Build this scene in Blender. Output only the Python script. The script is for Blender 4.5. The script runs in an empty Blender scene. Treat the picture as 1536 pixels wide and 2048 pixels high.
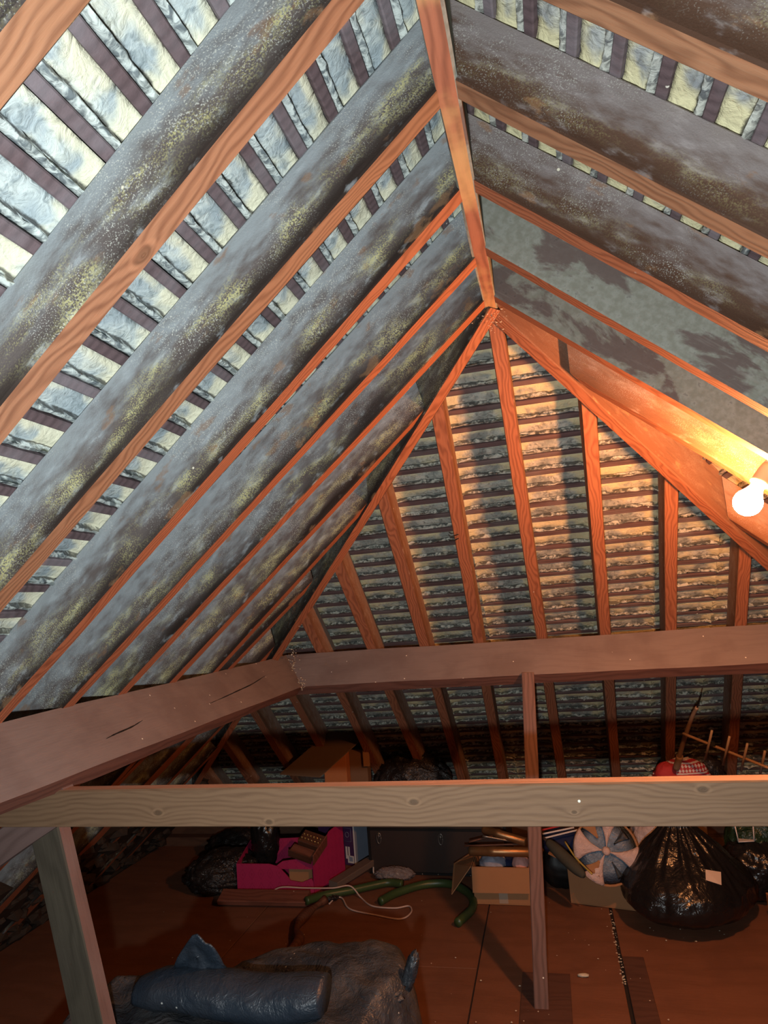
import bpy, bmesh, math, random
from mathutils import Vector, Matrix, noise
rnd = random.Random(7)
V = Vector
C = bpy.context.scene.collection
SC = bpy.context.scene
CZ = 1.223            # camera height; geometry below is written relative to the camera, z is lifted at the end
FZ = -1.223           # floor

# ------------------------------------------------------------------ camera
FPX, YAW, PITCH, ROLL = 1335.61, 0.227389, 0.137869, -0.0800655
fwd = V((-math.sin(YAW)*math.cos(PITCH), math.cos(YAW)*math.cos(PITCH), math.sin(PITCH)))
rt0 = V((math.cos(YAW), math.sin(YAW), 0)); up0 = rt0.cross(fwd)
rt = rt0*math.cos(ROLL) + up0*math.sin(ROLL); up = up0*math.cos(ROLL) - rt0*math.sin(ROLL)
cd = bpy.data.cameras.new('camera'); cam = bpy.data.objects.new('camera', cd); C.objects.link(cam)
cd.sensor_fit = 'HORIZONTAL'; cd.sensor_width = 36; cd.lens = 36*FPX/1536; cd.clip_start = .02; cd.clip_end = 50
cam.matrix_world = Matrix(((rt.x, up.x, -fwd.x, 0), (rt.y, up.y, -fwd.y, 0), (rt.z, up.z, -fwd.z, CZ), (0, 0, 0, 1)))
SC.camera = cam

def at(u, v, y=None, z=None, x=None):
    """point of the room on a sight line, at a given distance (y), height (z) or x"""
    d = fwd + rt*((u-768)/FPX) + up*((1024-v)/FPX)
    return d*(y/d.y) if y is not None else d*(z/d.z) if z is not None else d*(x/d.x)

# ------------------------------------------------------------------ world, lights, exposure
w = bpy.data.worlds.new('world'); SC.world = w; w.use_nodes = True
w.node_tree.nodes['Background'].inputs[0].default_value = (.05, .045, .05, 1)
w.node_tree.nodes['Background'].inputs[1].default_value = .06
SC.view_settings.view_transform = 'Standard'; SC.view_settings.look = 'None'
SC.view_settings.exposure = 0.0; SC.view_settings.gamma = 1; SC.view_settings.use_curve_mapping = False
ld = bpy.data.lights.new('flash', 'AREA'); ld.shape = 'DISK'; ld.size = .03; ld.energy = 22.5; ld.color = (.90, .97, 1.0)
fl = bpy.data.objects.new('flash', ld); C.objects.link(fl)
fl.location = (-.045, 0, CZ-.155)
fl.rotation_euler = V((-.24, 1, .36)).to_track_quat('-Z', 'Y').to_euler()
BULB = V((.44, 1.57, .156))
BULB_STRENGTH = 1150

# ------------------------------------------------------------------ materials
class Mat:
    def __init__(s, name, rough=.8, spec=.3, metal=0.0):
        s.m = bpy.data.materials.new(name); s.m.use_nodes = True; s.t = s.m.node_tree
        s.b = s.t.nodes['Principled BSDF']
        s.b.inputs['Roughness'].default_value = rough; s.b.inputs['Metallic'].default_value = metal
        s.b.inputs['Specular IOR Level'].default_value = spec
        s._o = None
    def n(s, typ, ins=None, **kw):
        nd = s.t.nodes.new(typ)
        for k, v in kw.items(): setattr(nd, k, v)
        for k, v in (ins or {}).items(): s.put(nd.inputs[k], v)
        return nd
    def put(s, sock, v):
        if isinstance(v, bpy.types.NodeSocket): s.t.links.new(v, sock)
        elif isinstance(v, tuple) and len(v) == 3 and sock.type == 'RGBA': sock.default_value = (*v, 1)
        else: sock.default_value = v
    def math(s, op, a, b=0.0, c=None, clamp=False):
        nd = s.n('ShaderNodeMath', operation=op, use_clamp=clamp); s.put(nd.inputs[0], a); s.put(nd.inputs[1], b)
        if c is not None: s.put(nd.inputs[2], c)
        return nd.outputs[0]
    def obj(s):
        """object coordinates, shifted by a random amount per object"""
        if s._o is None:
            s.raw = s.n('ShaderNodeTexCoord').outputs['Object']
            r = s.n('ShaderNodeObjectInfo').outputs['Random']
            off = s.n('ShaderNodeCombineXYZ', {0: s.math('MULTIPLY', r, 37.0), 1: s.math('MULTIPLY', r, 11.0), 2: s.math('MULTIPLY', r, 23.0)}).outputs[0]
            s._o = s.n('ShaderNodeVectorMath', {0: s.raw, 1: off}, operation='ADD').outputs[0]
        return s._o
    def vec(s, scale, base=None):
        return s.n('ShaderNodeVectorMath', {0: base or s.obj(), 1: scale}, operation='MULTIPLY').outputs[0]
    def noise(s, scale=5.0, detail=4.0, vec=None, rough=.55, dist=0.0):
        return s.n('ShaderNodeTexNoise', {'Vector': vec or s.obj(), 'Scale': scale, 'Detail': detail, 'Roughness': rough, 'Distortion': dist}).outputs[0]
    def step(s, v, a, b, lo=0.0, hi=1.0):
        return s.n('ShaderNodeMapRange', {0: v, 1: a, 2: b, 3: lo, 4: hi}, interpolation_type='SMOOTHSTEP').outputs[0]
    def mix(s, f, a, b, mode='MIX'):
        nd = s.n('ShaderNodeMix', data_type='RGBA', blend_type=mode)
        s.put(nd.inputs[0], f); s.put(nd.inputs[6], a); s.put(nd.inputs[7], b)
        return nd.outputs[2]
    def xyz(s, v=None):
        if v is None: s.obj(); v = s.raw
        nd = s.n('ShaderNodeSeparateXYZ', {0: v}); return nd.outputs
    def color(s, c): s.put(s.b.inputs['Base Color'], c); return s
    def bump(s, h, strength=.3, dist=.01):
        b = s.n('ShaderNodeBump', {'Height': h, 'Strength': strength, 'Distance': dist}); s.t.links.new(b.outputs[0], s.b.inputs['Normal']); return s
    def specks(s, scale, r, keep):
        v = s.n('ShaderNodeTexVoronoi', {'Vector': s.obj(), 'Scale': scale})
        cell = s.xyz(v.outputs['Color'])[0]
        return s.math('MULTIPLY', s.step(v.outputs['Distance'], r, r*.6), s.step(cell, keep, keep+.01))

def grain(m, freq=75.0, wander=10.0, knots=(), y='y'):
    """annual rings running along x, bent round knots; returns 0..1"""
    o = m.xyz(); yy = o[1] if y == 'y' else o[2]
    wv = m.noise(1.0, 3.0, m.vec((2.6, 7, 7)))
    ph = m.math('ADD', m.math('MULTIPLY', yy, freq), m.math('MULTIPLY', wv, wander))
    km = None
    for (kx, ky, r) in knots:
        c = m.n('ShaderNodeCombineXYZ', {0: m.math('MULTIPLY', m.math('SUBTRACT', o[0], kx), .62), 1: m.math('SUBTRACT', yy, ky)}).outputs[0]
        d = m.n('ShaderNodeVectorMath', {0: c}, operation='LENGTH').outputs[1]
        ph = m.math('ADD', ph, m.math('DIVIDE', r*3.2, m.math('ADD', d, r*.8)))
        k = m.step(d, r, r*.6); ring = m.math('MULTIPLY', m.step(d, r*1.6, r*1.2), m.step(d, r*.9, r*1.15))
        km = (k, ring) if km is None else (m.math('MAXIMUM', km[0], k), m.math('MAXIMUM', km[1], ring))
    s = m.math('ADD', m.math('MULTIPLY', m.math('SINE', m.math('MULTIPLY', ph, 6.283)), .5), .5)
    s = m.math('POWER', s, 1.6)
    return s, km

def wood(name, dark, light, freq=75.0, wander=10.0, rough=.75, speck=.985, fine=.35, patch=None, knots=(), y='y', contrast=.6):
    m = Mat(name, rough); g, km = grain(m, freq, wander, knots, y)
    f = m.noise(1.0, 5.0, m.vec((14, 220, 220)))
    c = m.mix(m.math('ADD', m.math('MULTIPLY', g, contrast), m.math('MULTIPLY', m.math('SUBTRACT', f, .5), fine*2), clamp=True), light, dark)
    if patch:
        c = m.mix(m.math('MULTIPLY', m.step(m.noise(6.0, 5.0), .45, .68), patch[1]), c, patch[0])
    if km:
        c = m.mix(m.math('MULTIPLY', km[0], .75), c, tuple(q*.42 for q in light)); c = m.mix(m.math('MULTIPLY', km[1], .35), c, tuple(min(1, q*1.35) for q in light))
    c = m.mix(m.specks(55.0, .16, speck), c, (.75, .72, .62))
    m.color(c).bump(m.math('ADD', m.math('MULTIPLY', g, .3), f), .25, .003)
    return m.m

def dusty(name, base, top, yel, dust=1.0, yellow=.6, depth=.095, brown=(.22, .12, .06), dark=(.022, .015, .012)):
    """rafter flanks: soot-dark by the lower arris, lime bloom towards the slates, a mustard dust band between"""
    m = Mat(name, .92, .15); o = m.xyz(); v = m.math('DIVIDE', o[2], depth)
    big = m.noise(1.0, 3.0, m.vec((3.5, 3, 14))); mid = m.noise(1.0, 6.0, m.vec((22, 40, 60))); fine = m.noise(420.0, 2.0)
    streak = m.noise(1.0, 4.0, m.vec((9, 130, 130)))
    vv = m.math('ADD', v, m.math('MULTIPLY', m.math('SUBTRACT', big, .5), .75))
    c = m.mix(m.step(vv, .0, .36), dark, base)
    c = m.mix(m.math('MULTIPLY', m.step(streak, .5, .75), .25), c, (.05, .035, .03))
    f = m.math('MULTIPLY', m.step(m.math('ADD', vv, m.math('MULTIPLY', m.math('SUBTRACT', mid, .5), 1.6)), .15, 1.0), dust)
    c = m.mix(f, c, top)
    c = m.mix(m.math('MULTIPLY', m.step(mid, .58, .72), .32*dust), c, tuple(q*1.6 for q in top))
    c = m.mix(m.math('MULTIPLY', m.step(m.noise(1.0, 6.0, m.vec((14, 20, 30))), .60, .68), .55), c, brown)
    band = m.math('MULTIPLY', m.step(vv, .05, .32), m.step(vv, .62, .36))
    yb = m.math('MULTIPLY', band, m.math('MULTIPLY', m.step(m.noise(1.0, 5.0, m.vec((9, 9, 22))), .40, .66), m.step(m.math('ADD', m.math('MULTIPLY', fine, .6), m.math('MULTIPLY', mid, .4)), .44, .60)))
    c = m.mix(m.math('MULTIPLY', yb, yellow), c, yel)
    sp = m.math('MULTIPLY', m.step(m.noise(520.0, 1.0), .58, .68), m.step(vv, .0, .3))
    sp = m.math('MULTIPLY', sp, m.step(m.noise(9.0, 3.0), .42, .6))
    c = m.mix(m.math('MULTIPLY', sp, .6*dust), c, (.55, .56, .50))
    c = m.mix(m.specks(40.0, .13, .975), c, (.7, .66, .52))
    m.color(c).bump(m.math('ADD', mid, m.math('MULTIPLY', fine, .4)), .35, .004)
    return m.m

def slate_mat(name, cool, pale, cream, deep, cream_amt, scale=1.0):
    m = Mat(name, .95, .12)
    uv = m.n('ShaderNodeTexCoord').outputs['UV']; u, v, _ = m.xyz(uv)
    a = m.noise(16.0*scale, 6.0, dist=.6); b = m.noise(60.0, 6.0, dist=1.2); d = m.noise(7.0, 3.0)
    c = m.mix(m.step(a, .35, .65), cool, pale)
    c = m.mix(m.math('MULTIPLY', m.step(b, .48, .70), .8), c, deep)
    c = m.mix(m.math('MULTIPLY', m.step(m.noise(1.0, 5.0, m.vec((30, 30, 30)), .6, 1.5), .50, .62), .45), c, cool)
    edge = m.math('MAXIMUM', m.step(u, .30, .02), m.step(u, .75, .97))
    cr = m.math('ADD', m.math('ADD', m.math('MULTIPLY', edge, .16), m.math('MULTIPLY', m.step(v, .55, .95), .10)), m.math('ADD', m.math('MULTIPLY', a, .35), m.math('MULTIPLY', d, .65)))
    c = m.mix(m.math('MULTIPLY', m.step(cr, .60 - .16*cream_amt, .72 - .12*cream_amt), .85), c, cream)
    # cracked crust of old torching beside each batten
    vn = m.math('ADD', v, m.math('MULTIPLY', m.math('SUBTRACT', m.noise(1.0, 4.0, m.vec((38, 38, 38))), .5), .30))
    crust = m.step(vn, .24, .20)
    c = m.mix(m.math('MULTIPLY', m.math('MULTIPLY', m.step(vn, .20, .24), m.step(vn, .33, .26)), .85), c, (.035, .035, .032))
    cc = m.mix(m.step(b, .40, .62), pale, tuple(q*.42 for q in cool))
    c = m.mix(m.math('MULTIPLY', crust, .9), c, cc)
    wv = m.n('ShaderNodeTexVoronoi', {'Vector': m.vec((1, 1, 1)), 'Scale': 26.0}, feature='DISTANCE_TO_EDGE').outputs['Distance']
    m.color(c).bump(m.math('ADD', m.math('ADD', b, m.math('MULTIPLY', a, 1.2)), m.math('MULTIPLY', m.step(wv, 0, .06), .0)), .55, .008)
    return m.m

def plain(name, c, rough=.6, spec=.4, metal=0.0, var=.25, scale=14.0, bump=.15, emit=None):
    m = Mat(name, rough, spec, metal)
    m.color(m.mix(m.noise(scale, 5.0), tuple(q*(1-var) for q in c), tuple(min(1, q*(1+var)) for q in c)))
    if bump: m.bump(m.noise(scale*4, 4.0), bump, .004)
    if emit: m.b.inputs['Emission Color'].default_value = (*emit[0], 1); m.b.inputs['Emission Strength'].default_value = emit[1]
    return m.m

def plastic(name, c, rough=.28, dust=None, crease=7.0, strength=.8):
    m = Mat(name, rough, .5)
    n1 = m.noise(crease, 4.0, rough=.5, dist=1.4); n2 = m.noise(crease*4.5, 3.0, dist=2.0)
    col = m.mix(m.noise(6.0, 3.0), tuple(q*.8 for q in c), tuple(min(1, q*1.2) for q in c))
    if dust: col = m.mix(m.math('MULTIPLY', m.step(m.noise(11.0, 7.0), .42, .68), dust[1]), col, dust[0])
    if dust: col = m.mix(m.specks(60.0, .15, .96), col, (.6, .6, .55))
    m.color(col)
    h = m.math('ADD', m.math('ABSOLUTE', m.math('SUBTRACT', n1, .5)), m.math('MULTIPLY', m.math('ABSOLUTE', m.math('SUBTRACT', n2, .5)), .35))
    m.bump(h, strength, .03)
    return m.m

BLOOM = (.245, .27, .28); MUST = (.50, .47, .20)
M = {}
M['flank_left'] = dusty('sooty_wood_with_lime_bloom', (.105, .088, .082), BLOOM, MUST, 1.0, .9)
M['flank_right'] = dusty('brown_wood_with_lime_bloom', (.085, .046, .030), (.25, .225, .22), MUST, .72, .2, brown=(.24, .125, .06), dark=(.05, .024, .014))
def grey_dust():
    m = Mat('grey_green_dusted_wood', .9, .15)
    a = m.noise(1.0, 6.0, m.vec((4.5, 6, 9)), .6, .4); b = m.noise(70.0, 5.0); f = m.noise(1.0, 4.0, m.vec((10, 160, 160)))
    c = m.mix(m.step(b, .35, .7), (.205, .205, .165), (.27, .275, .235))
    c = m.mix(m.math('MULTIPLY', m.step(a, .50, .56), .85), c, (.115, .078, .070))
    c = m.mix(m.math('MULTIPLY', m.step(b, .62, .70), .4), c, (.06, .045, .04))
    c = m.mix(m.math('MULTIPLY', m.step(f, .55, .75), .25), c, (.30, .27, .24))
    return m.color(c).bump(b, .25, .003).m
M['flank_grey'] = grey_dust(); M['flank_grey_old'] = dusty('grey_dusted_wood', (.17, .165, .135), (.215, .225, .19), (.3, .3, .2), .9, .1, brown=(.12, .08, .065), dark=(.10, .095, .08))
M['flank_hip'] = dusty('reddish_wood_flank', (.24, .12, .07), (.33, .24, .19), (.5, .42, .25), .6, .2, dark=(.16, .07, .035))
M['under'] = wood('planed_pine_bulb_tinted', (.14, .042, .020), (.33, .120, .058), 85, 15, .7)  # same pine as the near rafters; the bulb's red light is put into the colour
M['under_brown'] = wood('planed_brown_pine', (.115, .048, .024), (.27, .135, .072), 70, 15, .7)  # near rafters: the same pine without the painted bulb tint
M['under_knot'] = wood('planed_reddish_pine_with_knot', (.105, .042, .022), (.27, .135, .075), 70, 13, .7, knots=((.433, -.021, .010), (1.35, -.02, .008)))
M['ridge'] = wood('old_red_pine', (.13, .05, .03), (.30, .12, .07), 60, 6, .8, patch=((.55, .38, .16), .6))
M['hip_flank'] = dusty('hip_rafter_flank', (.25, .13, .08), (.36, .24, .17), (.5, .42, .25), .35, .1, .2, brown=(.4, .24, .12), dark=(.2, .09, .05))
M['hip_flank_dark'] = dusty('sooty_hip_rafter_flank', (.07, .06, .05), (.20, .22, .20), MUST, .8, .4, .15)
M['purlin'] = wood('dusty_purlin_wood', (.145, .112, .102), (.195, .152, .138), 22, 6, .88, patch=((.135, .098, .088), .6), speck=.955, fine=.35, y='z', contrast=.22)
M['purlin_edge'] = wood('purlin_arris_wood', (.09, .035, .025), (.16, .07, .05), 30, 5, .85)
M['beam'] = wood('grey_weathered_pine', (.098, .050, .026), (.190, .109, .060), 95, 9, .7, contrast=.42, y='z', fine=.5,
                 knots=((.402, .027, .0060), (.626, .010, .0050), (.896, .042, .0060), (1.162, .024, .003), (1.361, .057, .006)))
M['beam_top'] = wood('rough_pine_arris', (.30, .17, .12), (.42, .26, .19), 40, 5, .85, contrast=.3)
M['strut'] = wood('grey_green_strut_wood', (.044, .035, .023), (.072, .058, .040), 40, 7, .85, patch=((.055, .042, .030), .5), speck=.96)
M['strut_side'] = wood('pinkish_strut_wood', (.095, .055, .046), (.15, .092, .08), 40, 4, .85, patch=((.17, .125, .115), .5), speck=.96)
M['post'] = wood('brown_prop_wood', (.085, .045, .035), (.17, .095, .075), 60, 6, .8, speck=.97)
M['batten'] = wood('purple_brown_batten', (.060, .040, .042), (.115, .078, .082), 60, 4, .9, patch=((.26, .24, .26), .45), fine=.3)
M['batten_red'] = wood('red_brown_batten', (.065, .038, .035), (.12, .07, .065), 60, 4, .9, patch=((.18, .15, .14), .4), fine=.3)
M['slate_left'] = slate_mat('torched_slate_pale', (.30, .36, .38), (.52, .58, .55), (.66, .64, .46), (.17, .21, .22), .45)
M['slate_right'] = slate_mat('torched_slate_cream', (.27, .29, .30), (.44, .46, .42), (.62, .57, .33), (.17, .18, .17), .8)
M['slate_hip'] = slate_mat('torched_slate_grey', (.24, .26, .23), (.50, .50, .42), (.62, .54, .30), (.12, .125, .11), .7)
M['slate_back'] = plain('dark_slate', (.05, .05, .055), .9)
M['floor_under'] = plain('dark_subfloor', (.02, .012, .008), .9)
M['hardboard'] = wood('brown_hardboard', (.155, .062, .032), (.19, .078, .042), 8, 3, .6, speck=.985, fine=.15, patch=((.13, .055, .032), .5))
M['hardboard_dark'] = wood('dark_hardboard', (.07, .03, .02), (.10, .045, .03), 30, 6, .75, speck=.975)
M['stone'] = plain('sooty_rubble', (.040, .030, .023), .95, .1, var=.6, scale=20, bump=.6)
M['dark_timber'] = wood('dark_old_timber', (.05, .025, .016), (.10, .05, .03), 50, 6, .85)
M['debris'] = plain('pale_debris', (.55, .48, .36), .9, .1, var=.4, scale=60, bump=.5)
M['card'] = plain('brown_cardboard', (.33, .165, .078), .85, .15, var=.1, scale=8, bump=.05)
M['card_dark'] = plain('dark_cardboard', (.16, .085, .045), .85, .15, var=.12, scale=8, bump=.05)
M['card_orange'] = plain('orange_cardboard', (.40, .14, .05), .85, .15, var=.1, scale=8, bump=.05)
M['tape'] = plain('packing_tape', (.34, .26, .19), .35, .5, var=.08)
M['board'] = plain('tan_hardboard_sheet', (.105, .060, .031), .6, .3, var=.08, scale=5, bump=.03)
M['bag_black'] = plastic('black_bin_bag_film', (.010, .009, .009), .24, None, 4.0, .5)
M['bag_dust'] = plastic('dusty_black_film', (.014, .011, .010), .30, ((.05, .035, .028), .35), 9.0, .8)
M['bag_blue'] = plastic('blue_grey_plastic_film', (.018, .027, .040), .42, ((.034, .040, .050), .6), 9.0, .35)
M['tarp'] = plastic('dusty_grey_sheeting', (.024, .027, .032), .42, ((.080, .075, .074), .75), 8.0, .6)
M['bag_white'] = plastic('white_carrier_film', (.46, .36, .34), .5, None, 9.0, .5)
M['bag_green'] = plastic('dark_green_film', (.012, .030, .012), .3, None, 7.0, .7)
M['cling'] = plastic('clear_cloudy_film', (.22, .18, .17), .15, None, 12.0, .9)
M['purple'] = plain('purple_carton_print', (.060, .022, .075), .5, .3, var=.08)
M['paleblue'] = plain('pale_blue_carton', (.22, .25, .32), .55, .3, var=.12)
M['white'] = plain('white_paint', (.62, .56, .52), .6, .3, var=.05)
M['label'] = plain('cream_paper', (.62, .48, .38), .8, .2, var=.06)
M['ink'] = plain('black_ink', (.01, .01, .01), .7, .2, var=0, bump=0)
M['steel'] = plain('dull_steel', (.30, .27, .24), .4, .5, .9)
M['brass'] = plain('brass_tube', (.30, .16, .07), .38, .5, .75, var=.3)
M['gold'] = plain('gold_stud', (.75, .55, .22), .3, .5, .9)
M['leather_black'] = plain('black_trunk_fibre', (.030, .018, .014), .55, .4, var=.35, scale=6)
M['black'] = plain('black_edging', (.006, .006, .006), .5, .4)
M['hose'] = plain('green_hose_plastic', (.038, .068, .022), .4, .5, var=.25, scale=9)
M['cable'] = plain('white_cable_sheath', (.50, .36, .30), .5, .4, var=.05)
M['darkwood'] = wood('dark_varnished_wood', (.05, .020, .012), (.11, .045, .026), 60, 6, .45)
M['redwood'] = wood('red_brown_plank', (.11, .038, .024), (.19, .07, .045), 50, 5, .5)
M['greywood'] = plain('grey_brown_profile', (.14, .10, .08), .6, .3, var=.12)
M['umbrella'] = plain('grey_green_cloth', (.062, .060, .045), .85, .2, var=.3)
M['drum_blue'] = plastic('slate_blue_film', (.10, .14, .19), .4, None, 9.0, .5)
M['drum_white'] = plastic('pinkish_white_film', (.50, .36, .32), .45, None, 8.0, .5)
M['navy'] = plain('navy_cloth', (.015, .02, .06), .8, .2)
M['yellow'] = plain('yellow_cane', (.42, .30, .07), .6, .3)
M['pinkcloth'] = plain('pink_cloth', (.60, .30, .26), .8, .2)
M['bluecloth'] = plain('pale_blue_cloth', (.30, .32, .40), .8, .2, var=.5, scale=30)
M['red'] = plain('red_cloth', (.42, .035, .035), .7, .2)
M['aerial'] = plain('weathered_aluminium', (.34, .21, .125), .5, .5, .25, var=.3)
M['aerial_pale'] = plain('pale_aluminium', (.42, .33, .27), .45, .5, .3, var=.2)
M['holder'] = plain('cream_bakelite', (.50, .33, .26), .4, .5, var=.05)
def pink_mat():
    m = Mat('magenta_patterned_paper', .55, .3); o = m.xyz()
    a = m.math('ABSOLUTE', m.math('SUBTRACT', m.math('FRACT', m.math('MULTIPLY', m.math('ADD', o[0], o[1]), 24.0)), .5))
    b = m.math('ABSOLUTE', m.math('SUBTRACT', m.math('FRACT', m.math('MULTIPLY', o[2], 17.0)), .5))
    s = m.math('ADD', m.math('MULTIPLY', a, 1.2), b)
    r = m.math('MULTIPLY', m.step(s, .30, .36), m.step(s, .46, .40)); r2 = m.step(s, .16, .10)
    c = m.mix(m.math('MULTIPLY', m.math('MAXIMUM', r, r2), .35), (.36, .018, .085), (.19, .008, .05))
    return m.color(c).bump(m.noise(9.0, 3.0), .3, .01).m
M['pink'] = pink_mat()
def fair_isle():
    m = Mat('red_white_patterned_bag', .5, .4); o = m.xyz()
    z = m.math('MULTIPLY', o[2], 62.0); x = m.math('MULTIPLY', o[0], 75.0)
    row = m.math('MODULO', m.math('FLOOR', z), 3.0)
    zig = m.math('ABSOLUTE', m.math('SUBTRACT', m.math('FRACT', x), .5)); fz = m.math('ABSOLUTE', m.math('SUBTRACT', m.math('FRACT', z), .5))
    d = m.step(m.math('ADD', zig, fz), .46, .40)
    dd = m.math('MULTIPLY', d, m.math('LESS_THAN', row, 1.5))
    stripe = m.math('MULTIPLY', m.math('GREATER_THAN', row, 1.5), m.math('GREATER_THAN', fz, .2))
    c = m.mix(m.math('MAXIMUM', dd, stripe), (.40, .03, .035), (.60, .50, .46))
    return m.color(c).bump(m.noise(14.0, 3.0, dist=1.0), .5, .02).m
M['fair'] = fair_isle()

# ------------------------------------------------------------------ object helpers
def mesh(name, vs, fs, mats, parent=None, mi=None, smooth=False, uv=None):
    me = bpy.data.meshes.new(name); me.from_pydata([tuple(v) for v in vs], [], fs)
    for m_ in (mats if isinstance(mats, (list, tuple)) else [mats]): me.materials.append(M[m_] if isinstance(m_, str) else m_)
    if mi: me.polygons.foreach_set('material_index', mi)
    if smooth: me.polygons.foreach_set('use_smooth', [True]*len(fs))
    if uv:
        l = me.uv_layers.new(name='UVMap')
        for lp in me.loops: l.data[lp.index].uv = uv[lp.vertex_index]
    me.update()
    o = bpy.data.objects.new(name, me); C.objects.link(o)
    if parent is not None: o.parent = parent
    return o
def tag(o, label=None, cat=None, group=None, kind=None):
    if label: o['label'] = label
    if cat: o['category'] = cat
    if group: o['group'] = group
    if kind: o['kind'] = kind
    return o
def empty(name, loc=(0, 0, 0), rz=0.0):
    o = bpy.data.objects.new(name, None); C.objects.link(o); o.location = loc; o.rotation_euler.z = rz; o.empty_display_size = .05
    return o
def setting(o): o['kind'] = 'structure'; return o
def rel(o, pts):
    """world (camera relative) points into o's frame"""
    i = o.matrix_basis.inverted(); return [i @ V(p) for p in pts]

def frame(P0, X, Z):
    X = X.normalized(); Z = (Z - X*Z.dot(X)).normalized(); Y = Z.cross(X)
    return Matrix(((X.x, Y.x, Z.x, P0.x), (X.y, Y.y, Z.y, P0.y), (X.z, Y.z, Z.z, P0.z), (0, 0, 0, 1)))

def timber(name, P0, P1, Z, y0, y1, z0, z1, mats, nx=26, bow=.003, seed=0, parent=None, cut0=0.0, cut1=0.0, wob=.0012, plumb=0.0, bev=.0025):
    """a sawn timber from P0 to P1; x runs along it. mats = (flank, underside). cut = end offset per metre of y (mitre)"""
    P0, P1 = V(P0), V(P1); L = (P1-P0).length
    prof = [(y0+bev, z0), (y1-bev, z0), (y1, z0+bev), (y1, (z0+z1)/2), (y1, z1-bev), (y1-bev, z1), (y0+bev, z1), (y0, z1-bev), (y0, (z0+z1)/2), (y0, z0+bev)]
    n = len(prof); vs = []; fs = []; mi = []
    for i in range(nx+1):
        t = i/nx
        for j, (y, z) in enumerate(prof):
            x = L*t + (1-t)*(cut0*y - plumb*z) + t*cut1*y
            q = noise.noise_vector(V((x*2.1+seed*7.3, j*.9, seed*3.1)))
            dy = bow*math.sin(math.pi*t*(1+seed % 2)+seed); 
            vs.append((x, y+dy+q.y*wob, z+q.z*wob*1.2+bow*.5*math.sin(math.pi*t)))
    for i in range(nx):
        for j in range(n):
            a = i*n+j; b = i*n+(j+1) % n
            fs.append((a, a+n, b+n, b)); mi.append(1 if j == 0 else 0)
    fs.append(tuple(range(n))); mi.append(0); fs.append(tuple(reversed(range(nx*n, nx*n+n)))); mi.append(0)
    o = mesh(name, vs, fs, mats, parent, mi)
    fix_normals(o)
    o.matrix_basis = frame(P0, P1-P0, V(Z))
    return o
def fix_normals(o):
    b = bmesh.new(); b.from_mesh(o.data); bmesh.ops.recalc_face_normals(b, faces=b.faces); b.to_mesh(o.data); b.free()

def box_bm(sx, sy, sz, bev=.003, seg=1, cuts=0):
    b = bmesh.new(); bmesh.ops.create_cube(b, size=1)
    bmesh.ops.scale(b, vec=(sx, sy, sz), verts=b.verts)
    if bev: bmesh.ops.bevel(b, geom=list(b.edges), offset=bev, segments=seg, affect='EDGES')
    if cuts: bmesh.ops.subdivide_edges(b, edges=list(b.edges), cuts=cuts, use_grid_fill=True)
    return b
def from_bm(name, b, mats, parent=None, loc=None, mat=None, smooth=False):
    me = bpy.data.meshes.new(name); b.to_mesh(me); b.free()
    for m_ in (mats if isinstance(mats, (list, tuple)) else [mats]): me.materials.append(M[m_])
    if smooth: me.polygons.foreach_set('use_smooth', [True]*len(me.polygons))
    o = bpy.data.objects.new(name, me); C.objects.link(o)
    if parent is not None: o.parent = parent
    if mat is not None: o.matrix_basis = mat
    elif loc is not None: o.location = loc
    return o
def bx(name, x0, x1, y0, y1, z0, z1, mats, parent=None, bev=.002):
    b = box_bm(abs(x1-x0), abs(y1-y0), abs(z1-z0), bev)
    bmesh.ops.translate(b, vec=((x0+x1)/2, (y0+y1)/2, (z0+z1)/2), verts=b.verts)
    return from_bm(name, b, mats, parent)

def tube(name, pts, r, mats, parent=None, sides=10, ribs=None, closed_ends=True, samples=6, rfun=None):
    """swept tube through pts (Catmull-Rom)"""
    pts = [V(p) for p in pts]; P = [pts[0]*2-pts[1]]+pts+[pts[-1]*2-pts[-2]]; path = []
    for i in range(1, len(P)-2):
        for k in range(samples):
            t = k/samples
            path.append(.5*((2*P[i])+(P[i+1]-P[i-1])*t+(2*P[i-1]-5*P[i]+4*P[i+1]-P[i+2])*t*t+(3*P[i]-P[i-1]-3*P[i+1]+P[i+2])*t**3))
    path.append(pts[-1]); vs = []; fs = []; N = len(path); prev = None
    for i, p in enumerate(path):
        T = (path[min(i+1, N-1)]-path[max(i-1, 0)]).normalized()
        if prev is None: A = T.cross(V((0, 0, 1)) if abs(T.z) < .9 else V((1, 0, 0))).normalized()
        else: A = (prev - T*prev.dot(T)).normalized()
        prev = A; B = T.cross(A)
        rr = r*(rfun(i/(N-1)) if rfun else 1)*(1+(.10 if ribs and i % 2 else 0))
        for k in range(sides):
            a = 2*math.pi*k/sides; vs.append(p+(A*math.cos(a)+B*math.sin(a))*rr)
    for i in range(N-1):
        for k in range(sides):
            a = i*sides+k; b = i*sides+(k+1) % sides; fs.append((a, b, b+sides, a+sides))
    if closed_ends: fs.append(tuple(reversed(range(sides)))); fs.append(tuple(range((N-1)*sides, N*sides)))
    return mesh(name, vs, fs, mats, parent, smooth=True)

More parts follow.
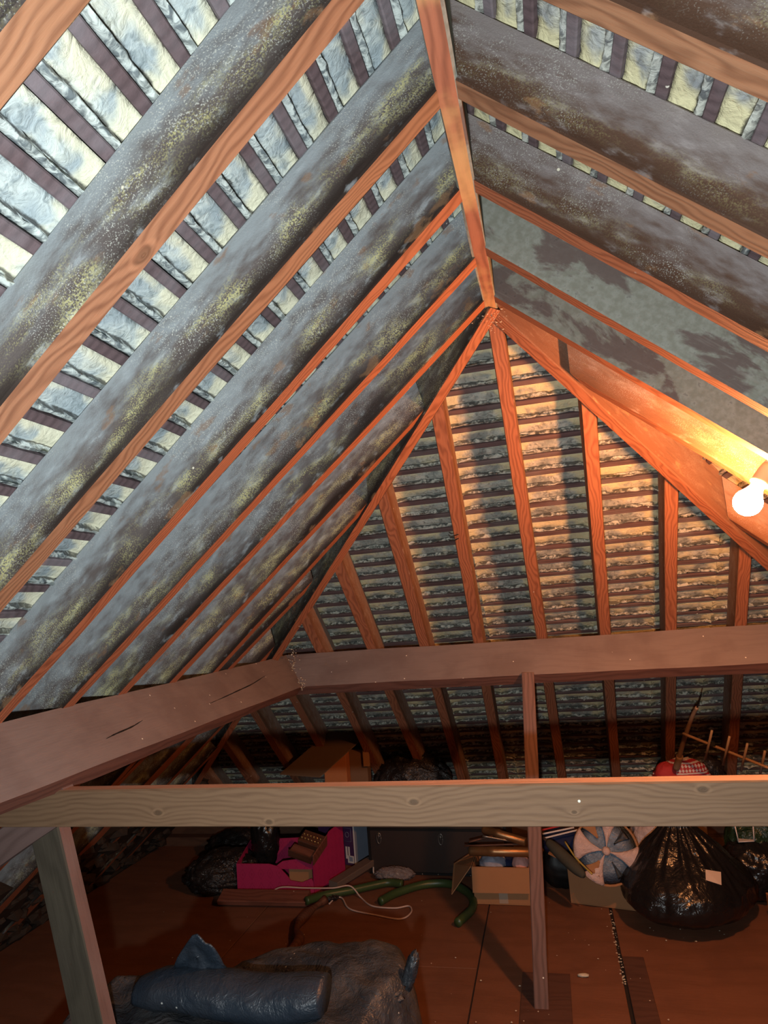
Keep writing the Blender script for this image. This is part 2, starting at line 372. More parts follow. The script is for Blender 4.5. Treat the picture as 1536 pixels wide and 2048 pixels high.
def lathe(name, prof, mats, parent=None, sides=32, mat=None, smooth=True, caps=True):
    vs = []; fs = []
    for (r, z) in prof:
        for k in range(sides): a = 2*math.pi*k/sides; vs.append((r*math.cos(a), r*math.sin(a), z))
    for i in range(len(prof)-1):
        for k in range(sides):
            a = i*sides+k; b = i*sides+(k+1) % sides; fs.append((a, b, b+sides, a+sides))
    if caps: fs.append(tuple(reversed(range(sides)))); fs.append(tuple(range((len(prof)-1)*sides, len(prof)*sides)))
    o = mesh(name, vs, fs, mats, parent, smooth=smooth)
    if mat is not None: o.matrix_basis = mat
    return o

def ridged(p, s):
    return sum((1-abs(noise.noise(p*s*f+V((f*3.1, 0, 0))))*2)*a for f, a in ((1, .5), (2.1, .3), (4.3, .2)))
def blob(name, loc, size, mats, parent=None, nu=56, nv=36, fold=.05, fs_=6.0, seed=0, shape=None, flat=None, rot=None, pleat=0):
    """crumpled bag: a ball pushed into shape by shape(direction)->radius factor, folded by ridged noise"""
    vs = []; fs = []; off = V((seed*5.7, seed*2.3, seed*9.1))
    for j in range(nv+1):
        th = math.pi*j/nv
        for i in range(nu):
            ph = 2*math.pi*i/nu; d = V((math.sin(th)*math.cos(ph), math.sin(th)*math.sin(ph), math.cos(th)))
            r = shape(d) if shape else 1
            r *= 1 + fold*(ridged(d+off, fs_*.35)-.4)*1.6 + fold*.5*(ridged(d*1.0+off*2, fs_)-.4)
            if pleat: r *= 1 + .05*math.sin(ph*pleat+2*noise.noise(d*3+off))*max(0, d.z)**1.5*1.6
            p = V((d.x*size[0], d.y*size[1], d.z*size[2]))*r
            if rot: p = rot @ p
            if flat is not None and p.z < flat: p.z = flat + (p.z-flat)*.04; 
            vs.append(p)
    for j in range(nv):
        for i in range(nu):
            a = j*nu+i; b = j*nu+(i+1) % nu; fs.append((a, a+nu, b+nu, b))
    o = mesh(name, vs, fs, mats, parent, smooth=True); o.location = loc
    b = bmesh.new(); b.from_mesh(o.data); bmesh.ops.remove_doubles(b, verts=b.verts, dist=1e-5); bmesh.ops.recalc_face_normals(b, faces=b.faces); b.to_mesh(o.data); b.free()
    return o

# ------------------------------------------------------------------ roof geometry constants (relative to camera)
XR, H = -.05615, .70
TL, TR, TH = .88, .8878, .9217
YA = 1.6305                      # where the hip slope plane meets the ridge height
DR = .095                        # rafter depth
def unit(x, y, z): return V((x, y, z)).normalized()
NL, NR, NH = unit(-TL, 0, 1), unit(TR, 0, 1), unit(0, TH, 1)
def hipL(x): return 1.57+.88*(XR-x)     # plan line of the left hip rafter (y at x)
def hipR(x): return 1.61+.93*(x-XR)
PITCHB = .0656; BW = .0165; BT = .010
# ================================================================== SETTING
# ---- roof slopes: battens and torched slates as pieces of each ceiling slope
def slope_frame(side):
    if side == 'L': X, N, O = unit(-1, 0, -TL), NL, V((XR, 0, H))
    elif side == 'R': X, N, O = unit(1, 0, -TR), NR, V((XR, 0, H))
    else: X, N, O = unit(0, 1, -TH), NH, V((0, YA, H))
    return X, N, O + N*(DR+BT)
def build_slope(side, smax, edges, mat, bmat, ulo, uhi, kfun, back_u, far_stuff=None):
    """s runs down the slope, u along the eaves. edges = bay limits along u; kfun(s)->(umin,umax) at that course"""
    X, N, O = slope_frame(side); U = V((0, 1, 0)) if side in 'LR' else V((1, 0, 0))
    def W(s, u, h): return O + X*s + U*u - N*h
    root = mesh('ceiling', [W(s, u, h) for h in (-.006, -.02) for s, u in ((-.105, back_u[0]), (-.105, back_u[1]), (smax, back_u[3]), (smax, back_u[2]))],
                [(0, 1, 2, 3), (7, 6, 5, 4), (0, 4, 5, 1), (1, 5, 6, 2), (2, 6, 7, 3), (3, 7, 4, 0)], 'slate_back')
    setting(root)
    s0 = .254 - PITCHB*5; k = 0; cnt = 0; stuff = ([], [], [])
    while True:
        s = s0 + PITCHB*k; k += 1
        if s > smax-.02: break
        a, b = kfun(s)
        a, b = max(a, ulo), min(b, uhi)
        if b-a < .03: continue
        # batten
        n = max(2, int((b-a)/.12)); vs = []; fs = []
        for i in range(n+1):
            u = a+(b-a)*i/n; wv = .0016*noise.noise(V((u*5, k*3.3, 1))); wv2 = .0016*noise.noise(V((u*4, k*3.3, 9)))
            for (ds, h) in ((0, 0), (0, BT-.002), (.002, BT), (BW-.002, BT), (BW, BT-.002), (BW, 0)): vs.append(W(s+ds+wv, u, h+wv2*.6-.0003))
        for i in range(n):
            for j in range(6): p = i*6+j; q = i*6+(j+1) % 6; fs.append((p, q, q+6, p+6))
        fs += [tuple(range(6)), tuple(reversed(range(n*6, n*6+6)))]
        o = mesh('batten', vs, fs, bmat, root); fix_normals(o)
        # torched slates above this batten (upslope), one per bay
        g = PITCHB-BW; s1 = s; 
        for e0, e1 in zip(edges[:-1], edges[1:]):
            u0, u1 = max(e0, a-.03), min(e1, b+.03)
            if u1-u0 < .025: continue
            nu = max(6, int((u1-u0)/.009)); ns = 9; vs = []; fs = []; uv = []
            sd = k*1.7+e0*13
            for j in range(ns+1):
                v = [0, .10, .2, .27, .31, .40, .55, .7, .85, 1.0][j]
                for i in range(nu+1):
                    u = u0+(u1-u0)*i/nu
                    edge = .5*noise.noise(V((u*22, sd, 0)))+.4*noise.noise(V((u*70, sd, 3)))
                    vv = v
                    if j in (3, 4): vv = v - .06 + .12*edge
                    h = .0015 + .004*(noise.noise(V((u*14, v*2, sd)))) + .0018*noise.noise(V((u*60, v*6, sd+4)))
                    if j <= 3: h += .0075 + .004*noise.noise(V((u*45, v*5, sd+7)))
                    if j == 0: h -= .007
                    if j == 4: h -= .0035
                    eu = min(u-u0, u1-u)
                    if eu < .022: h += .007*(1-eu/.022)**1.5*(1+noise.noise(V((u*50, v*4, sd))))
                    vs.append(W(s1-.0012-vv*(g-.0016), u, max(h, -.004))); uv.append((min(1, max(0, (u-u0)/(u1-u0))), vv))
            for j in range(ns):
                for i in range(nu): p = j*(nu+1)+i; fs.append((p, p+1, p+nu+2, p+nu+1))
            # closed rim so that each piece has thickness
            nb = len(vs)
            for i in range(nu+1): vs.append(vs[i]+N*.012); uv.append(uv[i])
            for i in range(nu+1): vs.append(vs[ns*(nu+1)+i]+N*.012); uv.append(uv[ns*(nu+1)+i])
            for i in range(nu):
                fs.append((i, nb+i, nb+i+1, i+1)); q = ns*(nu+1)+i; fs.append((q, q+1, nb+nu+1+i+1, nb+nu+1+i))
            if far_stuff and s > far_stuff:
                base = len(stuff[0]); stuff[0].extend(vs); stuff[1].extend([tuple(base+x for x in f) for f in fs]); stuff[2].extend(uv)
            else:
                mesh('slate', vs, fs, mat, root, smooth=True, uv=uv); cnt += 1
    if stuff[0]:
        tag(mesh('slate_course', stuff[0], stuff[1], mat, root, smooth=True, uv=stuff[2]), kind='stuff')
    return root
cosL, cosR, cosH = 1/math.hypot(1, TL), 1/math.hypot(1, TR), 1/math.hypot(1, TH)
dxL = TL/math.hypot(1, TL)*(DR+BT); dxR = TR/math.hypot(1, TR)*(DR+BT); dyH = TH/math.hypot(1, TH)*(DR+BT)

LRAF = [(.370, 0.0), (.5882, .0311), (.8301, -.0012), (1.0637, .0101), (1.3028, -.027), (1.5119, -.0368)]      # near-edge y = a + b*(XR-x)
LJACK = [(1.7408, -.0405), (1.9215, .036), (2.1581, -.1076), (2.372, -.06), (2.60, -.02), (2.82, 0.0), (3.04, 0.0)]
RRAF = [(.594, .0287), (.820, .0287), (1.049, -.0159), (1.274, -.0247), (1.5, -.1)]
RJACK = [(1.740, -.13), (2.13, 0.0)]
HJ = [(-.0715, .0138), (-.2579, -.0357), (-.4867, -.0155), (-.7341, .028), (.1375, .0347), (.3521, .0417), (.5503, .0742),
      (-.94, .02), (-1.16, .02), (-1.38, .02), (-1.60, .0), (-1.82, .0), (.78, .08), (1.0, .08)]
TK = .040
ysL = sorted([-.1, .15]+[a for a, b in LRAF+LJACK]); ysR = sorted([.12, .352]+[a for a, b in RRAF+RJACK]); xsH = sorted([a for a, b in HJ])
def bays(e): return [e[0]]+[x+.02 for x in e[1:-1]]+[e[-1]]
def kL(s): x = XR-s*cosL-dxL; return (-9, hipL(x)+.12)
def kR(s): x = XR+s*cosR+dxR; return (-9, hipR(x)+.12)
def kH(s): 
    h = YA+s*cosH+dyH
    return (XR-(h-1.57)/.88-.05, XR+(h-1.61)/.93+.05)
build_slope('L', 2.72, bays([-.35]+ysL+[3.6]), 'slate_left', 'batten', -.35, 3.5, kL, (-.9, 1.8, -.9, 4.3), far_stuff=1.56)
build_slope('R', 2.45, bays([-.35]+ysR+[2.38, 2.6, 3.2]), 'slate_right', 'batten', -.35, 3.1, kR, (-.9, 1.8, -.9, 3.9), far_stuff=1.25)
build_slope('H', 2.75, bays([-2.2]+xsH+[1.3]), 'slate_hip', 'batten_red', -2.1, 1.3, kH, (-.35, .15, -2.7, 1.9), far_stuff=1.52)

# ---- floor: hardboard sheets and loose boards on a dark subfloor
floor = setting(bx('floor', -2.32, 1.9, -.6, 3.85, FZ-.06, FZ-.006, 'floor_under', bev=0))
def sheet(x0, x1, y0, y1, m='hardboard', dz=0.0, name='floor_board', th=.005):
    bx(name, x0, x1, y0, y1, FZ-.0055+dz, FZ-.0055+dz+th, m, floor, bev=.001)
S = .8843
xs = [-2.235, -1.295, -.362, .100, 1.02, 1.88]
for i in range(5):
    g0 = .0035 if i != 3 else .010
    ya = [-.55, 1.05, 2.40, 3.52] if i % 2 else [-.55, .6, 1.9, 3.52]
    if i == 3: ya = [-.55, 1.2, 3.52]
    for k in range(len(ya)-1): sheet(xs[i]+g0, xs[i+1]-.0015, ya[k]+.001, ya[k+1]-.001)
sheet(-.212, -.062, 1.75, 2.385, 'hardboard_dark', .0052)
sheet(.1105, .178, 1.75, 2.505, 'hardboard_dark', .0052)

# ---- eaves: rubble wall heads, left and back
def rock(sx, sy, sz, seed):
    b = bmesh.new(); bmesh.ops.create_icosphere(b, subdivisions=1, radius=1)
    for v in b.verts:
        q = 1+.35*noise.noise(v.co*1.7+V((seed*3.1, seed, 0))); v.co = V((v.co.x*sx*q, v.co.y*sy*q, v.co.z*sz*q))
    me = bpy.data.meshes.new('stone'); b.to_mesh(me); b.free(); me.materials.append(M['stone']); return me
rocks = [rock(.05, .07, .035, k) for k in range(5)]+[rock(.03, .04, .025, k+5) for k in range(4)]
def wall_left():
    sec = [(-2.62, FZ-.06), (-2.255, FZ-.06), (-2.245, FZ+.012), (-1.80, FZ+.402), (-1.87, FZ+.43), (-2.40, FZ+.02)]
    ys_ = [.5+.16*k for k in range(20)]; n = len(sec); vs = []
    for y in ys_:
        for (x, z) in sec: q = noise.noise(V((x*4, y*5, z*6)))*.014; vs.append((x+q, y, z+q))
    fs = [(i*n+j, i*n+(j+1) % n, (i+1)*n+(j+1) % n, (i+1)*n+j) for i in range(len(ys_)-1) for j in range(n)]+[tuple(range(n)), tuple(range((len(ys_)-1)*n, len(ys_)*n))]
    o = mesh('wall_left', vs, fs, 'stone'); fix_normals(o); return setting(o)
wl = wall_left()
for i in range(295):
    y = rnd.uniform(1.2, 3.5); z = rnd.uniform(0.02, .40)
    o = bpy.data.objects.new('stone', rnd.choice(rocks)); C.objects.link(o); o.parent = wl
    o.location = (-2.245+1.13*(z-.012)+rnd.uniform(-.012, .004), y, FZ+z); o.rotation_euler = (rnd.uniform(-.4, .4), rnd.uniform(-.4, .4), rnd.uniform(0, 6))
    q = rnd.uniform(.45, .95); o.scale = (q, q, q)
wb = setting(bx('wall_back', -2.5, 1.9, 3.56, 3.66, FZ-.06, FZ+.085, 'dark_timber'))
bx('wall_plate', -2.4, 1.9, 3.50, 3.56, FZ-.004, FZ+.045, 'dark_timber', wb)

# ================================================================== TIMBERS
def Lpt(d, y, off=0.0): return V((XR-d, y, H-TL*d)) + NL*off      # underside plane, d = plan distance from ridge
def Rpt(d, y, off=0.0): return V((XR+d, y, H-TR*d)) + NR*off
def Hpt(d, x, off=0.0): return V((x, YA+d, H-TH*d)) + NH*off
rb = timber('ridge_board', (XR, -.5, H-.012), (XR, 1.60, H-.012), (0, 0, 1), -.015, .015, 0, .19, ('flank_grey', 'ridge'), nx=40, bow=.002, wob=.004)
tag(rb, 'narrow red brown ridge board with flaking yellow dust along the top of the roof', 'ridge board')

ordinal = ['nearest', 'second', 'third', 'fourth', 'fifth', 'sixth', 'seventh', 'eighth', 'ninth', 'tenth', 'eleventh', 'twelfth', 'thirteenth', 'fourteenth']
Llab = ['first rafter of the left slope, cut off by the top left corner of the photo',
        'sooty rafter of the left slope with a big round knot in its underside',
        'third rafter of the left slope, meeting the ridge just past the knotted one',
        'fourth rafter of the left slope with lime bloom and cracked dark side',
        'fifth rafter of the left slope with a thick mustard stain on its side',
        'sixth rafter of the left slope, ending at the ridge end by the debris clump']
for i, (a, b) in enumerate(LRAF):
    d0, d1 = .012, 2.14
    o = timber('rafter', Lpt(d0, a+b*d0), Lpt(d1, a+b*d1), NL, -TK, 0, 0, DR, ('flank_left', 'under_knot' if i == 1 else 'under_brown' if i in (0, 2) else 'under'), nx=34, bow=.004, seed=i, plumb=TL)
    tag(o, Llab[i], 'rafter', 'common rafters of the left slope')
Jl = ['longest left slope jack rafter with mustard stains, butting into the left hip rafter',
      'second left jack rafter down the hip, pointed tip against the dark hip side',
      'third left jack rafter down the hip, just above the short orange one',
      'short bright orange left jack rafter just above the purlin corner',
      'dark jack rafter end glimpsed under the left purlin, nearest the purlin corner',
      'dark jack rafter under the left purlin, second from the purlin corner',
      'dark jack rafter in the eaves corner far left, third from the purlin corner']
for i, (a, b) in enumerate(LJACK):
    # top end meets the hip rafter's side
    d0 = (a-1.57)/.88 + .015
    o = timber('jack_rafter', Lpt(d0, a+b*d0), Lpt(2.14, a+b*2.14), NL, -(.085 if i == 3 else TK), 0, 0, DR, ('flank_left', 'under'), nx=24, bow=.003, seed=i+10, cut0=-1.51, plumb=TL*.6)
    tag(o, Jl[i], 'rafter', 'jack rafters of the left slope')
Rlab = ['rafter across the top right corner with brown peeled side, nearest on the right slope',
        'second rafter of the right slope, running from the photo top edge with white droppings',
        'third rafter of the right slope, brown with whitish bloom, next above the grey one',
        'fourth rafter of the right slope with smooth grey green dusted side',
        'fifth rafter of the right slope with grey and brown blotched side, from the ridge end']
for i, (a, b) in enumerate(RRAF):
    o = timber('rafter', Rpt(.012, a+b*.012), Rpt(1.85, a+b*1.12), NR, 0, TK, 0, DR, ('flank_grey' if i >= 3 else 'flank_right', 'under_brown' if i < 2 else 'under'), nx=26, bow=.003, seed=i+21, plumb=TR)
    tag(o, Rlab[i], 'rafter', 'common rafters of the right slope')
Rj = ['orange lit right jack rafter running down to the light bulb', 'right jack rafter lower down the right hip, behind the bulb']
for i, (a, b) in enumerate(RJACK):
    d0 = (a-1.61)/.93 + .035
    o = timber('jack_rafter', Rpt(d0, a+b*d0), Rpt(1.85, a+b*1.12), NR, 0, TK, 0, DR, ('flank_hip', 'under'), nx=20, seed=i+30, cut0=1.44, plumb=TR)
    tag(o, Rj[i], 'rafter', 'jack rafters of the right slope')
Hl = ['long central rafter of the hip end, falling from the ridge end', 'hip end rafter first to the left of the central one, with a black pencil mark',
      'hip end rafter second to the left of the central one, dusty right side', 'hip end rafter third to the left of the central one, nearest the purlin corner',
      'orange hip end rafter first to the right of the central one', 'orange hip end rafter second to the right of the central one',
      'hip end rafter below the light bulb at the right', 'short hip end rafter starting just above the purlin corner', 'hip end rafter foot seen only below the purlin, grey dusted, nearest the corner',
      'hip end rafter foot seen only below the purlin, second from the corner', 'hip end rafter foot deep in the dark left eaves', 'hip end rafter foot deepest in the dark left eaves',
      'hip end rafter at the right photo edge', 'hip end rafter beyond the right photo edge']
for i, (a, b) in enumerate(HJ):
    if i == 0: d0 = -.03
    else: d0 = (XR-a)*.88-.03 if a < XR else (a-XR)*.93+.02
    if i in (13,): continue
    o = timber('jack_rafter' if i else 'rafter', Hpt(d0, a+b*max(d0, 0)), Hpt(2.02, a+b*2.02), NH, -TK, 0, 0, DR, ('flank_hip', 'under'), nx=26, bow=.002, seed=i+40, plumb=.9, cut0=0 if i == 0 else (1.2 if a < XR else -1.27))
    tag(o, Hl[i], 'rafter', 'rafters of the hip end')
    if i == 1:
        for st_ in ([(897, 1069), (903, 1072), (917, 1068)], [(898, 1080), (909, 1080), (917, 1076)]):
            pts = []
            for u, v in st_:
                d = at(u, v, y=1.0); P_ = Hpt(0, 0); pts.append(d*(P_.dot(NH)/d.dot(NH)) - NH*.0015)
            tube('pencil_mark', rel(o, pts), .0016, 'ink', o, 6, samples=3)

# hip rafters
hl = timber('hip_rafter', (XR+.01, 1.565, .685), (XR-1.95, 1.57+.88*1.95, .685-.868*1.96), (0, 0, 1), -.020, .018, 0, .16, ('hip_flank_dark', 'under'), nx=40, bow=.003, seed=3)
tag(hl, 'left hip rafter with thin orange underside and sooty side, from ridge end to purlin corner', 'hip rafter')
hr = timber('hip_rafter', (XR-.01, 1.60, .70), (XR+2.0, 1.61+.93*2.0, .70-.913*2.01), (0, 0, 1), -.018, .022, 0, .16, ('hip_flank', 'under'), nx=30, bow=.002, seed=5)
tag(hr, 'right hip rafter lit orange by the bulb, from ridge end down to the right', 'hip rafter')

# purlins: canted, mitred where they meet
pu_z = lambda d: V((0, 0, 0))
tl_ = .052
CR = [(-1.045, 2.567, -.168), (-.944, 2.463, -.283)]                    # A (by the rafters), B (lower arris)
aL, aH = V((-TL, 0, 1)).normalized(), V((0, TH, 1)).normalized()
dsL, dsH = V((-1, 0, -TL)).normalized(), V((0, 1, -TH)).normalized()
def prism(name, secA, secB, mats, n=50, seed=0, parent=None, mface=None):
    vs = []; fs = []; mi = []; k = len(secA)
    for i in range(n+1):
        t = i/n
        for j in range(k):
            p = V(secA[j]).lerp(V(secB[j]), t); q = noise.noise_vector(V((p.x*3+seed, p.y*3, j*2.1+seed))); vs.append(p+q*(.0035 if 0 < i < n else 0))
    for i in range(n):
        for j in range(k): a = i*k+j; b = i*k+(j+1) % k; fs.append((a, b, b+k, a+k)); mi.append(mface[j] if mface else 0)
    fs += [tuple(reversed(range(k))), tuple(range(n*k, n*k+k))]; mi += [0, 0]
    o = mesh(name, vs, fs, mats, parent, mi); fix_normals(o); return o
def lift(o, P0, X, Z):
    """re-express a mesh in a local frame so that object coordinates run along the timber"""
    m = frame(V(P0), V(X), V(Z)); o.data.transform(m.inverted()); o.matrix_basis = m; return o
A0 = V((-1.045, -.45, -.163)); B0 = V((-.944, -.45, -.280))
A1, B1 = V(CR[0]), V(CR[1]); A1.z = -.168; D1 = A1+V((-.040, .038, -.036)); C1 = B1+V((-.037, .035, -.034))
m1 = (A0*.5+B0*.5); 
pl = prism('purlin', [A0, B0, B0+dsL*tl_, A0+dsL*tl_], [A1, B1, C1, D1], ('purlin', 'purlin_edge'), 60, 1, mface=[0, 1, 1, 1])
lift(pl, A0, A1-A0, A0-B0)
nf = (A1-A0).cross(B0-A0).normalized()
nf = nf if nf.dot(A0) < 0 else -nf
for c_, cr_ in enumerate(([(418, 1408), (450, 1394), (480, 1380), (505, 1368), (530, 1352)], [(212, 1478), (232, 1468), (262, 1455), (285, 1441)])):
    pts = []
    for u, v in cr_:
        d = at(u, v, y=1.0); pts.append(d*(A0.dot(nf)/d.dot(nf)) + nf*.0012)
    tube('crack', rel(pl, pts), .0018, 'black', pl, 6, samples=4, rfun=lambda t: .25+math.sin(math.pi*t)*.8+.2*math.sin(t*31))
tag(pl, 'heavy canted left purlin with pinkish dusty face and a long crack', 'purlin')
A2 = V((1.6, 2.580, -.172)); B2 = V((1.6, 2.476, -.292))
ph = prism('purlin', [A1, B1, C1, D1], [A2, B2, B2+dsH*tl_, A2+dsH*tl_], ('purlin', 'purlin_edge'), 60, 5, mface=[0, 1, 1, 1])
lift(ph, A1, A2-A1, A1-B1)
tag(ph, 'canted purlin across the hip end with smooth pinkish brown face', 'purlin')

# beam across the loft
D = 1.18
b0, b1 = at(-40, 1656, y=D), V((1.3, 1.185, 0)); b1 = at(1536, 1655, y=D); dirb = (b1-b0); b1 = b0+dirb*1.5
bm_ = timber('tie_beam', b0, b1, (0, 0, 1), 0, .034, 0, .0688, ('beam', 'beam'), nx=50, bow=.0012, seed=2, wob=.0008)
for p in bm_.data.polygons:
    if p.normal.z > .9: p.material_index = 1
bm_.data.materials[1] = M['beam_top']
tag(bm_, 'long grey brown pine beam with knots running level across the loft', 'beam')
# raking strut below the left purlin
sf = [at(75, 1650, y=1.245), at(152, 1650, y=1.245), at(225, 2003, y=1.245), at(165, 2025, y=1.245)]
top = (sf[0]+sf[1])/2; bot = (sf[2]+sf[3])/2; dd = bot-top
top = top - dd*.10; bot = top + dd.normalized()*(top.z-FZ)/-dd.normalized().z
st = timber('strut', bot, top, (0, -1, 0), -.034, .034, 0, .036, ('strut_side', 'strut'), nx=26, bow=.001, seed=1)
for p in st.data.polygons: p.material_index = 1 if p.normal.z > .6 else 0
tag(st, 'grey green raking strut with pinkish side, standing under the left purlin', 'strut')
# brace seen under the beam's left end
br = timber('brace', (-1.16, 1.215, -.62), (-.985, 1.218, -.375), (0, -1, 0), -.03, .03, 0, .03, ('strut_side', 'strut_side'), nx=10)
br.matrix_basis = frame(at(-60, 1745, y=1.219), at(110, 1625, y=1.219)-at(-60, 1745, y=1.219), V((0, -1, 0)))
tag(br, 'short reddish brace in the left corner under the beam', 'brace')
# prop under the hip purlin
pt_, pb_ = at(1056, 1345, y=2.452), at(1083, 2022, z=FZ)
po = timber('prop', pb_, pt_, (0, -1, 0), -.0215, .0215, -.036, 0, ('post', 'post'), nx=24, bow=.001, seed=4)
tag(po, 'slender square wooden prop from the floor to the hip end purlin', 'post')
# ================================================================== LAMP
def bulb():
    r = empty('light_bulb', BULB)
    ax = (at(1519, 966, y=1.575)-BULB).normalized()         # towards the holder
    m = frame(V((0, 0, 0)), ax.orthogonal(), ax)
    glass = Mat('glowing_glass', .3); glass.b.inputs['Emission Color'].default_value = (1, .38, .13, 1); glass.b.inputs['Emission Strength'].default_value = BULB_STRENGTH
    glass.b.inputs['Base Color'].default_value = (.9, .8, .7, 1); M['glass'] = glass.m
    prof = [(.0005, -.030)]+[(.0295*math.cos(a), .0295*math.sin(a)) for a in [math.radians(x) for x in range(-80, 46, 10)]]+[(.0175, .028), (.0145, .036), (.0135, .043)]
    g = lathe('glass_globe', prof, 'glass', r, 28, m)
    c = lathe('cap', [(.0125, .043), (.0128, .050), (.0128, .060)], 'brass', r, 20, m)
    tag(r, 'lit warm light bulb hanging at the right photo edge', 'light bulb')
    h = empty('lamp_holder', BULB)
    lathe('skirt', [(.0150, .046), (.0195, .047), (.0205, .052), (.0185, .056), (.0175, .080), (.0150, .094)], 'holder', h, 24, m)
    lathe('cap', [(.0150, .0945), (.0125, .106), (.006, .112)], 'holder', h, 20, m)
    tag(h, 'cream bakelite lamp holder gripping the lit bulb', 'lamp holder')
    p0 = BULB+ax*.110; top = V((.60, 1.70, .335))
    tag(tube('flex', [p0, p0+ax*.02+V((0, 0, .01)), p0+V((.04, .03, .06)), top+V((0, 0, -.03)), top], .0032, 'cable', samples=8), 'white lamp flex rising from the lamp holder to the rafters', 'cable')
bulb()

# ================================================================== THINGS ON THE FLOOR
F = lambda u, v: at(u, v, z=FZ+.001)
def quad_plate(name, pts, th, mat, parent=None, n=None):
    """thin board through four corner points"""
    a, b, c, d = [V(p) for p in pts]; nn = n or (b-a).cross(d-a).normalized()
    vs = [a, b, c, d]+[p+nn*th for p in (a, b, c, d)]
    o = mesh(name, vs, [(0, 1, 2, 3), (7, 6, 5, 4), (0, 4, 5, 1), (1, 5, 6, 2), (2, 6, 7, 3), (3, 7, 4, 0)], mat, parent); fix_normals(o); return o
def local(root, fn):
    """run a builder in room coordinates, then hand its pieces to root's frame"""
    return fn

def open_carton(name, fl_, fr_, depth, h, mats, label, flaps=(), th=.004, parts_mat=None):
    """box without a lid; fl_, fr_ = front bottom corners on the floor"""
    fl_, fr_ = V(fl_), V(fr_); z0 = FZ+.001; W_ = (fr_-fl_); W_.z = 0; w_ = W_.length; ang = math.atan2(W_.y, W_.x)
    r = empty(name, (fl_.x, fl_.y, z0), ang)
    bx('base', 0, w_, 0, depth, 0, th, mats, r, .001)
    bx('side', 0, w_, 0, th, th, h, mats, r, .001); bx('side', 0, w_, depth-th, depth, th, h, mats, r, .001)
    bx('side', 0, th, th, depth-th, th, h, mats, r, .001); bx('side', w_-th, w_, th, depth-th, th, h, mats, r, .001)
    def flap(p, mat=None): quad_plate('flap', p, .0035, mat or mats, r)
    for p in flaps: flap([V(q) for q in p])
    tag(r, label, 'box'); return r, w_

# --- open cardboard box with clothes, left of the prop
bA, wA = open_carton('cardboard_box', F(950, 1808), F(1066, 1812), .20, .142, 'card', 'open cardboard box stuffed with cloths, beside the slender prop',
    flaps=[[(0.0, -.004, .142), (.232, -.004, .140), (.232, -.036, .060), (.002, -.038, .058)],
           [(-.002, .0, .142), (-.002, .19, .142), (-.10, .15, .095), (-.085, -.03, .045)]])
bx('tape_strip', .10, .135, -.0012, 0, .006, .136, 'tape', bA, 0)
def cloth(name, p, size, mat, label, seed, cat='cloth', fold=.16):
    o = blob(name, p, size, mat, nu=32, nv=18, fold=fold, fs_=9, seed=seed); tag(o, label, cat); return o
def inbox(r, x, y, z): a = r.rotation_euler.z; return V((r.location.x+x*math.cos(a)-y*math.sin(a), r.location.y+x*math.sin(a)+y*math.cos(a), r.location.z+z))
cloth('cloth_bundle', inbox(bA, .075, .10, .118), (.052, .075, .042), 'bluecloth', 'pale blue and white crumpled cloth in the box beside the prop', 3)
cloth('cloth_bundle', inbox(bA, .190, .09, .120), (.034, .05, .038), 'pinkcloth', 'pink and white rounded cloth bundle in the box beside the prop', 4)
cloth('cloth_bundle', inbox(bA, .132, .13, .105), (.034, .05, .035), 'navy', 'dark cloth between the pale and the pink bundles in the box', 5)
# --- box B behind the bin bag, carries the wrapped drum
bB, wB = open_carton('cardboard_box', F(1142, 1806), F(1275, 1823), .22, .150, 'card', 'cardboard box under the pinwheel wrapped drum, left of the big black bag',
    flaps=[[(-.002, .0, .150), (-.002, .19, .150), (-.085, .17, .168), (-.080, .03, .165)]])
bx('tape_strip', .0, .26, -.0012, 0, .128, .149, 'tape', bB, 0)
# --- drum wrapped in carrier film, open end towards the room
def drum():
    c = at(1212, 1702, y=2.80); n = (V((-.10, -1, .32))).normalized(); R_ = .118
    r = empty('wrapped_drum', c); m = frame(V((0, 0, 0)), V((1, 0, 0)), -n)
    lathe('body', [(R_*.93, .012), (R_, .0), (R_*1.03, .03), (R_*1.02, .12)], 'drum_white', r, 40, m)
    lathe('rim', [(R_*.95, .006), (R_*.96, -.002), (R_*1.015, -.004), (R_*1.025, .006)], 'card', r, 40, m, caps=False)
    lathe('face', [(R_*.96, .006), (R_*.55, .001), (.012, .006)], 'drum_blue', r, 36, m)
    def wedge(name, a0, a1, r0, r1, mat, lift_, cup=.010):
        vs = []; fs = []; nr, na = 8, 8
        for i in range(nr+1):
            for j in range(na+1):
                t = i/nr; a = math.radians(a0+(a1-a0)*(j/na)*(.25+.75*t)+(a1-a0)*.375*(1-t)); rr = r0+(r1-r0)*t
                z = -lift_-cup*math.sin(math.pi*j/na)*t+.003*noise.noise(V((rr*60, a*4, a0)))
                vs.append(m @ V((rr*math.cos(a), rr*math.sin(a), z)))
        for i in range(nr):
            for j in range(na): p = i*(na+1)+j; fs.append((p, p+1, p+na+2, p+na+1))
        o = mesh(name, vs, fs, mat, r, smooth=True)
        md = o.modifiers.new('t', 'SOLIDIFY'); md.thickness = .002
        return o
    for a0, a1 in ((162, 222), (100, 142), (-8, 40), (262, 300)): wedge('film_blade', a0, a1, .012, R_*1.0, 'drum_white', .010)
    for a0, a1 in ((58, 72), (312, 336)): wedge('slot', a0, a1, .040, R_*.85, 'black', .004, -.002)
    wedge('card_blade', 112, 150, .045, R_*.80, 'card', .014, .003); wedge('card_blade', 226, 256, .05, R_*.95, 'card', .006, .003)
    lathe('hub', [(.014, .0), (.016, -.010), (.010, -.016)], 'drum_white', r, 20, m)
    tag(r, 'round drum wrapped in white and blue film like a pinwheel, on the cardboard box', 'drum')
drum()
